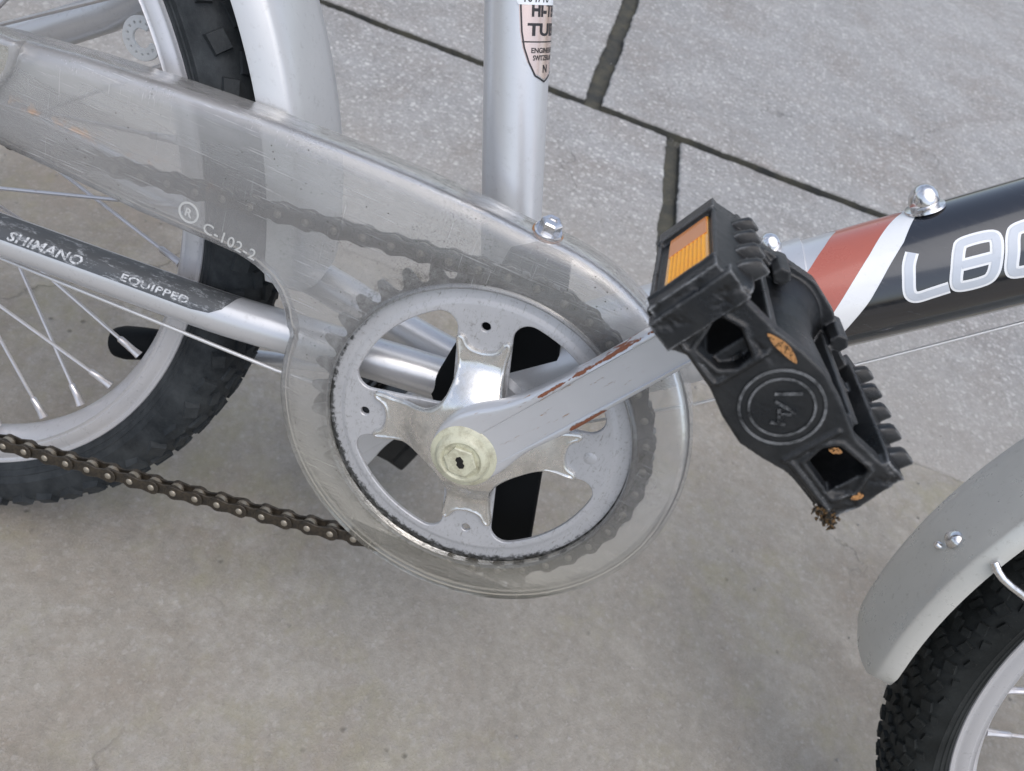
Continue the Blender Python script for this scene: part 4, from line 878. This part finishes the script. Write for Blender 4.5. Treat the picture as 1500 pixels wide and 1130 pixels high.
# --- pedals: local axes l (fore-aft), t (thickness), a (away from the viewer along the axle)
def pedal(name, E, tilt, label, detail=True, mirror=False, vox=0.00045):
    Lv = Vector((cos(R(tilt)), 0, sin(R(tilt)))); Tv = Vector((-sin(R(tilt)), 0, cos(R(tilt)))); Av = Vector((0, -1 if mirror else 1, 0)); E = Vector(E)
    def G(l, a_, t_): return E + Lv * l + Tv * t_ + Av * a_
    mb = MB()
    out = [(-33, -12.5), (-28.5, -13.6), (-25, -11.0), (-14, -11.6), (-6, -13.6), (3.1, -14.4), (10, -12.2), (17, -9.3), (27, -8.2), (35.6, -8.2), (36.6, -3), (35.5, 5), (32.6, 11.6), (26.8, 11.4), (18.1, 9.8), (7.5, 12.2), (-2, 13.4), (-10, 12.2), (-18.9, 10.0), (-27.7, 8.8), (-33, 8.6)]
    w1 = [(-25.0, -8.0), (-17.6, -6.6), (-15.4, -3.0), (-16.0, 1.6), (-23.5, 3.6), (-29, 1.2)]
    w2 = [(17.2, -3.6), (15.6, 1.8), (17.2, 5.6), (26.9, 7.6), (30.6, 1.6), (29.6, -3.6)]
    o1 = resample_x([Vector(q) for q in out] + [Vector(out[0])], 1.5)[:-1]
    plate(mb, o1, [resample_x([Vector(q) for q in w] + [Vector(w[0])], 1.5)[:-1] for w in (w1, w2)], [(0, 5.0), (0, 0)], to3=lambda p, y: tuple(G(p[0], y, p[1])))
    far = [(-33, -12), (-12, -15), (0, -17), (12, -15), (36, -9), (36, 11), (22, 13), (10, 18.4), (-2, 19.2), (-12, 16), (-22, 12), (-33, 12)]
    plate(mb, resample_x([Vector(q) for q in far] + [Vector(far[0])], 2)[:-1], [], [(0, 67), (0, 61)], to3=lambda p, y: tuple(G(p[0], y, p[1])))
    # end bars (cages): an outer wall, a tread wall on each side
    def bx(l0, l1, a0, a1, t0, t1, shear=0.0, dt0=0.0): 
        b = len(mb.v)
        for l in (l0, l1):
            for a_ in (a0, a1):
                for t_ in (t0, t1): mb.v.append(tuple(G(l + shear * t_, a_, t_ + (dt0 if (l == l0 and t_ == t1) else 0))))
        mb.f += [tuple(b + i for i in q) for q in ((0, 1, 3, 2), (4, 6, 7, 5), (0, 4, 5, 1), (2, 3, 7, 6), (0, 2, 6, 4), (1, 5, 7, 3))]
    bx(-39.6, -29.5, -1.0, 69, -10.8, 12.0, dt0=-3.5); bx(27.6, 35.2, 0.5, 69, -8.5, 13.5)
    bx(-41.2, -38, 56.5, 69.5, -11.5, 8.6); bx(-41.2, -38, -1.0, 6.5, -11.5, 8.6)          # ribs framing the reflector
    bx(-38, -29, -2.0, 4.0, -13.8, 10.5)
    # ribs inside the ends, webs from the barrel to the cages
    bx(-31, -12, 4, 62, -11.5, -8.6); bx(12, 32, 4, 62, -10.0, -7.4)
    bx(-20, -16.6, 4, 62, -9, 10); bx(13, 16.5, 4, 62, -9, 12); bx(-33, -12, 58, 63, 3, 12); bx(14, 33, 44, 50, -8, 10)
    # barrel
    prof = [(0.1, 2), (12.6, 2), (13.2, 8), (12.6, 20), (11.8, 38), (13.5, 52), (16.6, 60), (17.6, 66), (13, 71), (0.1, 71)]
    b = len(mb.v); n = 36
    for k in range(n):
        for r_, h in prof: mb.v.append(tuple(G(r_ * 1.0 * cos(2 * PI * k / n), h, r_ * sin(2 * PI * k / n))))
    m = len(prof)
    for k in range(n):
        for j in range(m - 1): k2 = (k + 1) % n; mb.f.append((b + k * m + j, b + k * m + j + 1, b + k2 * m + j + 1, b + k2 * m + j))
    # moulded ribs: channels beside the windows, a rim round each one, lines on the cage wall
    for w in (w1, w2):
        ww_ = inset(resample_x([Vector(q) for q in w] + [Vector(w[0])], 1.0)[:-1], -0.9)
        for p, q in zip(ww_, ww_[1:] + ww_[:1]):
            c_ = (p + q) / 2; e_ = (q - p); 
            if e_.length > 1e-6: mb.box(G(c_.x, 0.6, c_.y), (Lv * e_.x + Tv * e_.y).normalized(), Av, (Tv * e_.x - Lv * e_.y).normalized(), e_.length * 0.7, 1.2, 0.45)
    bx(-30, -15, -0.9, 3, -10.6, -9.6); bx(15, 33, -0.8, 3, -7.2, -6.2); bx(-15, -14, -0.7, 3, -9.5, 6); bx(13, 14, -0.6, 3, -8, 8)
    bx(-41.9, -39, 5.4, 6.5, -11.5, 8.8); bx(-41.9, -39, 56.0, 57.0, -11.5, 8.8); bx(-41.0, -39, 5, 69, -11.8, -10.4); bx(-40.8, -39, 5, 69, 7.2, 8.6)
    for a_ in (16, 28, 40, 52): bx(-33, -30, a_, a_ + 1.4, 4, 12.6); bx(28, 30, a_, a_ + 1.4, 4, 13.8)
    # small hexagonal bosses on the inner plate
    for l, t_ in ((-12.8, 13.2), (15.0, 15.2)):
        c0 = G(l, 50, t_); mb.rev([(0.1, 0), (3.0, 0), (3.2, 18), (0.1, 18)], c0, Av, 6)
    # raised rings and strokes of the emblem
    bodyo = mb.link(name, M['pedal'], bike)
    if detail is not None:
        md = bodyo.modifiers.new('remesh', 'REMESH'); md.mode = 'VOXEL'; md.voxel_size = vox; md.use_smooth_shade = True
        ms = bodyo.modifiers.new('smooth', 'SMOOTH'); ms.iterations = 1; ms.factor = 0.4
        dg = bpy.context.evaluated_depsgraph_get(); me = bpy.data.meshes.new_from_object(bodyo.evaluated_get(dg)); bodyo.modifiers.clear(); bodyo.data = me
        # wear: gouges on the near ends of the cages, fine unevenness elsewhere
        Ei = (E - PIV) * MM
        me.calc_loop_triangles()
        cos_ = [v_.co.copy() for v_ in me.vertices]; nrm_ = [v_.normal.copy() for v_ in me.vertices]; flat_ = []
        for co_, no_ in zip(cos_, nrm_):
            q = (co_ - Ei) / MM; l, t_, a_ = q.dot(Lv), q.dot(Tv), q.dot(Av)
            wear = max(0, 1 - abs(a_ + 1) / 12) * max(0, 1 - min(abs(l + 35), abs(l - 34)) / 13); wear = wear * 1.2
            top = max(0, 1 - abs(a_) / 7) * max(0, 1 - abs(l + 18) / 10) * (1 if t_ > 4 else 0); wear = max(wear, top)
            nn = noise.noise(q * 0.22) * 0.9 + noise.noise(q * 1.3) * 0.35; fine = noise.noise(q * 0.12) * 0.25
            flat_.extend(co_ - no_ * ((max(0, nn) * 1.3 * wear + wear * 0.2 + fine * 0.25) * MM))
        me.vertices.foreach_set('co', flat_); me.update()
        if not me.materials: me.materials.append(M['pedal'])
        me.polygons.foreach_set('use_smooth', [True] * len(me.polygons))
    bodyo['label'] = label
    # tread teeth: rounded pegs along both sides of each cage, pointing out of the treads
    for (l, tt, sg, lst) in ((-31.6, 11.6, 1, (12, 26, 40, 54)), (31.8, 13.0, 1, (8, 21, 34, 47, 60)), (-35.5, -11.3, -1, (12, 26, 40, 54)), (31.5, -8.0, -1, (28, 43, 58))):
        for a_ in lst:
            m2 = MB(); b = 0; dl = 2.2 if sg > 0 else 0
            for (h, s_, sh) in ((-3.0, 1.1, 0), (0.0, 1.05, 0.2), (3.3, 0.86, 1.2), (3.9, 0.66, 1.5)):
                for k in range(10):
                    c_, s2 = cos(2 * PI * k / 10), sin(2 * PI * k / 10)
                    sx = (abs(c_) ** 0.45) * (1 if c_ > 0 else -1) * 2.9 * s_; sz = (abs(s2) ** 0.45) * (1 if s2 > 0 else -1) * 2.15 * s_
                    m2.v.append(tuple(G(l + sx + sh * (1 if l < 0 else 1) * dl * .5, a_ + sz, tt + sg * h)))
            for i in range(3):
                for k in range(10): m2.f.append((i * 10 + k, i * 10 + (k + 1) % 10, (i + 1) * 10 + (k + 1) % 10, (i + 1) * 10 + k))
            m2.f.append(tuple(30 + k for k in range(10)))
            m2.link('tread_tooth', M['pedal'], bodyo)
    # reflector: flat strip above, prismatic field below
    for side, lx in ((-1, -39.8), (1, 35.4)):
        t0, t1 = (-7.4, 6.0) if side < 0 else (-5.5, 11)
        fb = MB()
        def bq(a0, a1, th0, mat, nm):
            m3 = MB(); b = 0
            for l in (lx - side * 0.8, lx + side * th0):
                for a_ in (a0, a1):
                    for t_ in (t0, t1): m3.v.append(tuple(G(l, a_, t_)))
            m3.f = [(0, 1, 3, 2), (4, 6, 7, 5), (0, 4, 5, 1), (2, 3, 7, 6), (0, 2, 6, 4), (1, 5, 7, 3)]
            return m3
        m3 = bq(8, 54, 0.5, None, ''); 
        if detail:                                # pyramids over the lower two thirds
            na, nt = 15, 9
            for i in range(na):
                for j in range(nt):
                    a0 = 8.6 + 1.75 * i; tq = t0 + 0.8 + (t1 - t0 - 1.6) * j / nt; dt = (t1 - t0 - 1.6) / nt
                    b = len(m3.v); m3.v += [tuple(G(lx + side * .5, a0, tq)), tuple(G(lx + side * .5, a0 + 1.75, tq)), tuple(G(lx + side * .5, a0 + 1.75, tq + dt)), tuple(G(lx + side * .5, a0, tq + dt)), tuple(G(lx + side * 1.15, a0 + 0.875, tq + dt / 2))]
                    m3.f += [(b, b + 1, b + 4), (b + 1, b + 2, b + 4), (b + 2, b + 3, b + 4), (b + 3, b, b + 4)]
        o = m3.link('reflector', M['amber'], bodyo, smooth=False)
        if detail:
            m4 = MB(); b = 0
            q4 = [(35.5, t0 + .4), (35.5, t1 - .4), (53.6, t1 - .4), (53.6, t0 + .4)]
            for l in (lx + side * .3, lx + side * .8):
                for a_, t_ in q4: m4.v.append(tuple(G(l, a_, t_)))
            m4.f = [(0, 1, 2, 3), (4, 7, 6, 5), (0, 4, 5, 1), (1, 5, 6, 2), (2, 6, 7, 3), (3, 7, 4, 0)]
            m4.link('reflector_border', M['amberflat'], bodyo, smooth=False)
    if detail:
        fnE = lambda l, t_, h: G(l, -0.15 - h, t_)
        parts = [stroke([(10.4 * cos(2 * PI * k / 60), 10.4 * sin(2 * PI * k / 60)) for k in range(60)], 0.7, True), stroke([(8.0 * cos(2 * PI * k / 60), 8.0 * sin(2 * PI * k / 60)) for k in range(60)], 0.6, True)]
        v, f = merge2(*parts); flat_patch(v, f, fnE, 'emblem_ring', M['pedal'], bodyo, thick=0.28, smooth=False)
        # monogram strokes measured in screen-up axes of the plate, turned into l/t
        ce, se = cos(R(50)), sin(R(50))
        def rt(p): return Vector((p[0] * ce - p[1] * se, p[0] * se + p[1] * ce))
        mono = [[(-2.2, 3.6), (4.4, 4.4)], [(-1.8, 1.6), (3.6, -1.2)], [(-0.6, -0.4), (-0.2, -4.6)], [(-2.2, -4.4), (1.4, -4.8)], [(-0.4, -2.0), (2.6, -1.6)]]
        v, f = merge2(*[stroke([rt(p) for p in m_], 0.75) for m_ in mono]); flat_patch(v, f, fnE, 'emblem_monogram', M['pedal'], bodyo, thick=0.3, smooth=False)
        # orange paint left in places
        def fleck(pts, fn):
            pts = smooth_closed(pts, 3); v, f = poly_tris(pts); flat_patch(v, f, fn, 'paint_fleck', M['fleck'], bodyo, thick=0.1)
        fleck([(-19.0, 8.0), (-17.0, 9.3), (-14.0, 10.3), (-11.0, 10.3), (-8.4, 9.4), (-10.0, 8.6), (-13.0, 8.0), (-16.0, 7.6)], lambda l, t_, h: G(l, -0.35 - h, t_))
        fleck([(16.4, 3.0), (17.2, 5.0), (19.0, 5.2), (18.2, 3.4)], lambda l, t_, h: G(l, -0.3 - h, t_))
        fleck([(31.2, 2.6), (33.0, 3.0), (33.4, 1.4), (32.4, -0.2), (31.6, 0.8), (32, 1.8)], lambda l, t_, h: G(l, -0.2 - h, t_))
        # torn fibrous corner
        m5 = MB(); rn = random.Random(4)
        for k in range(120):
            p = G(34.5 + rn.gauss(-0.8, 2.0), rn.gauss(0.6, 1.1), -8.2 + rn.gauss(0, 1.0)); d_ = Vector((rn.gauss(0, 1), rn.gauss(-.4, 1), rn.gauss(-.9, 1))).normalized()
            m5.tube([p, p + d_ * rn.uniform(0.6, 2.0)], [rn.uniform(.25, .8), 0.08], 4)
        o = m5.link('torn_fibres', M['fibre'], bodyo); o['kind'] = 'stuff'
    return bodyo
ped = pedal('pedal', (75.4, -118, 117.5), -29, 'worn black pedal with amber reflector and round emblem')
ax2 = Vector((-139.6 * cos(R(CA)), 0, -139.6 * sin(R(CA))))
ped2 = pedal('pedal', (ax2.x, 192, ax2.z), -20, 'far pedal, dark, glimpsed through the chainring', detail=False, mirror=True, vox=0.0016)
mb = MB(); mb.rev([(0.1, -62), (6.2, -62), (6.2, -18), (0.1, -18)], (75.4, 0, 117.5), n=20); mb.link('pedal_axle', M['bolt'], ped)
mb = MB(); mb.rev([(0.1, 92), (6.2, 92), (6.2, 140), (0.1, 140)], tuple(ax2), n=20); mb.link('pedal_axle', M['bolt'], ped2)
# --- chain
YC = -3.8
def fig8(r_, waist, nn=10):
    out = []
    for k in range(nn + 1):
        a_ = R(-115 + 230 * k / nn); out.append((6.35 + r_ * cos(a_), r_ * sin(a_)))
    out.append((0, waist))
    for k in range(nn + 1):
        a_ = R(65 + 230 * k / nn); out.append((-6.35 + r_ * cos(a_), r_ * sin(a_)))
    out.append((0, -waist)); return out
def link_mesh(outer):
    mb = MB(); ys = (2.9, -2.9) if outer else (1.75, -1.75)
    for y_ in ys:
        s_ = 0.55
        plate(mb, fig8(4.25, 2.9 if outer else 3.0), [], [(0.25, y_ + s_), (0, y_ + s_ - .2), (0, y_ - s_ + .2), (0.25, y_ - s_)])
    n0 = len(mb.f)
    for x_ in (-6.35, 6.35):
        if outer: mb.rev([(0.05, 4.0), (1.5, 3.9), (1.9, 3.5), (1.9, -3.5), (1.5, -3.9), (0.05, -4.0)], (x_, 0, 0), n=10)
        else: mb.rev([(3.85, 1.2), (3.85, -1.2)], (x_, 0, 0), n=12)
    me = bpy.data.meshes.new('chain_link'); me.from_pydata([(q[0] * MM, q[1] * MM, q[2] * MM) for q in mb.v], [], mb.f)
    me.materials.append(M['chain']); me.materials.append(M['pin'])
    for i, p in enumerate(me.polygons): p.use_smooth = i >= n0; p.material_index = 1 if i >= n0 else 0
    bm = bmesh.new(); bm.from_mesh(me); bmesh.ops.recalc_face_normals(bm, faces=bm.faces); bm.to_mesh(me); bm.free(); return me
LM = (link_mesh(True), link_mesh(False))
path = [Vector((-372, 21.9)), Vector((-248, 40.6))]
tan = Vector((RP * cos(TH0), RP * sin(TH0))); path.append(tan)
for k in range(1, 60):
    a_ = TH0 - (TH0 + R(78)) * k / 60; path.append(Vector((RP * cos(a_), RP * sin(a_))))
path += smooth_open([Vector((RP * cos(R(-78)), RP * sin(R(-78)))), Vector((-30, -86.6)), Vector((-70, -96.6)), Vector((-108, -104.9)), Vector((-170.5, -118.0)), Vector((-233, -130.2)), Vector((-330, -149))], 8)
# start so that a pin falls on the tangent point
tot = (path[1] - path[0]).length + (path[2] - path[1]).length; off = tot % 12.7
path[0] = path[0] + (path[1] - path[0]).normalized() * off
pins = resample_x(path, 12.7)
chain = empty('chain', -PIV * MM); chain.parent = bike; chain['label'] = 'oily brown roller chain'
for k in range(len(pins) - 1):
    p, q = pins[k], pins[k + 1]; c_ = (p + q) / 2; an = math.atan2(q.y - p.y, q.x - p.x)
    o = bpy.data.objects.new('chain_link', LM[k % 2]); COL.objects.link(o); o.parent = chain
    o.location = (c_.x * MM, YC * MM, c_.y * MM); o.rotation_euler = (0, -an + random.gauss(0, 0.012), 0)
# --- cables, kickstand, little plate, stays
mb = MB(); mb.tube([(-380, 9, -34.5), (-255.5, 10, -29.2), (-103.6, 10, -23.8), (-60, 16, -22), (-20, 34, -21)], 1.0, 10); mb.link('gear_cable', M['cable'], bike)
mb = MB(); mb.tube([(-5, 43, -22), (30, 43, -12), (90.2, 43, 34.2), (152.1, 43, 91.0), (194.5, 43, 130.8), (330, 43, 256)], 0.8, 10); mb.link('gear_cable', M['cable'], bike)
mb = MB(); mb.tube([(-10, 70, -22), (-40, 80, -34), (-90, 84, -52), (-131, 85, -67.5), (-216, 86, -97)], 4.6, 20)
ks = mb.link('kickstand', M['stay'], bike); ks['label'] = 'folded silver kickstand with black rubber foot'
kd = Vector((-27, 0.6, -11.5)).normalized(); kp = Vector((-210, 86, -94.6))
mb = MB(); mb.rev([(4.6, 0), (8.4, 0.3), (9.6, 2), (10.4, 12), (10.8, 24), (9.6, 30), (6, 32), (0.1, 32)], kp, kd, 28)
mb.link('rubber_foot', M['blackplastic'], ks)
# perforated C-shaped plate hanging beyond the wheel
co, ho = [], []
RO, RI = 10.6, 4.6; a0 = 62
Cc = []
for k in range(41): a_ = R(a0 + 292 * k / 40); Cc.append((RO * cos(a_), RO * sin(a_)))
for k in range(41): a_ = R(a0 + 292 * (40 - k) / 40); Cc.append((RI * cos(a_), RI * sin(a_)))
dots = [[(7.6 * cos(R(74 + 26 * k)) + .62 * cos(2 * PI * j / 8), 7.6 * sin(R(74 + 26 * k)) + .62 * sin(2 * PI * j / 8)) for j in range(8)] for k in range(11)]
mb = MB(); plate(mb, [Vector(q) for q in Cc], [[Vector(q) for q in d_] for d_ in dots], [(0, 71.5), (0, 70.3), (0.3, 70)], to3=lambda p, y: (-233.0 + p[0], y, 84.6 + p[1]))
o = mb.link('perforated_plate', M['holder'], bike, smooth=False); o['label'] = 'pale C-shaped perforated plate beyond the spokes'
# front mudguard stay
s0 = fpt(186 - 12.5, 256, 12); mb = MB()
mb.tube([(236.5, 14.5, 35.5), (239.0, 12.5, 33.2), (242, 11.5, 31.4), (247, 11.5, 29.6), (258, 12, 26.6), (330, 14, 8), (492, 16, -4)], 1.9, 14); mb.link('fender_stay', M['bolt'], ff)
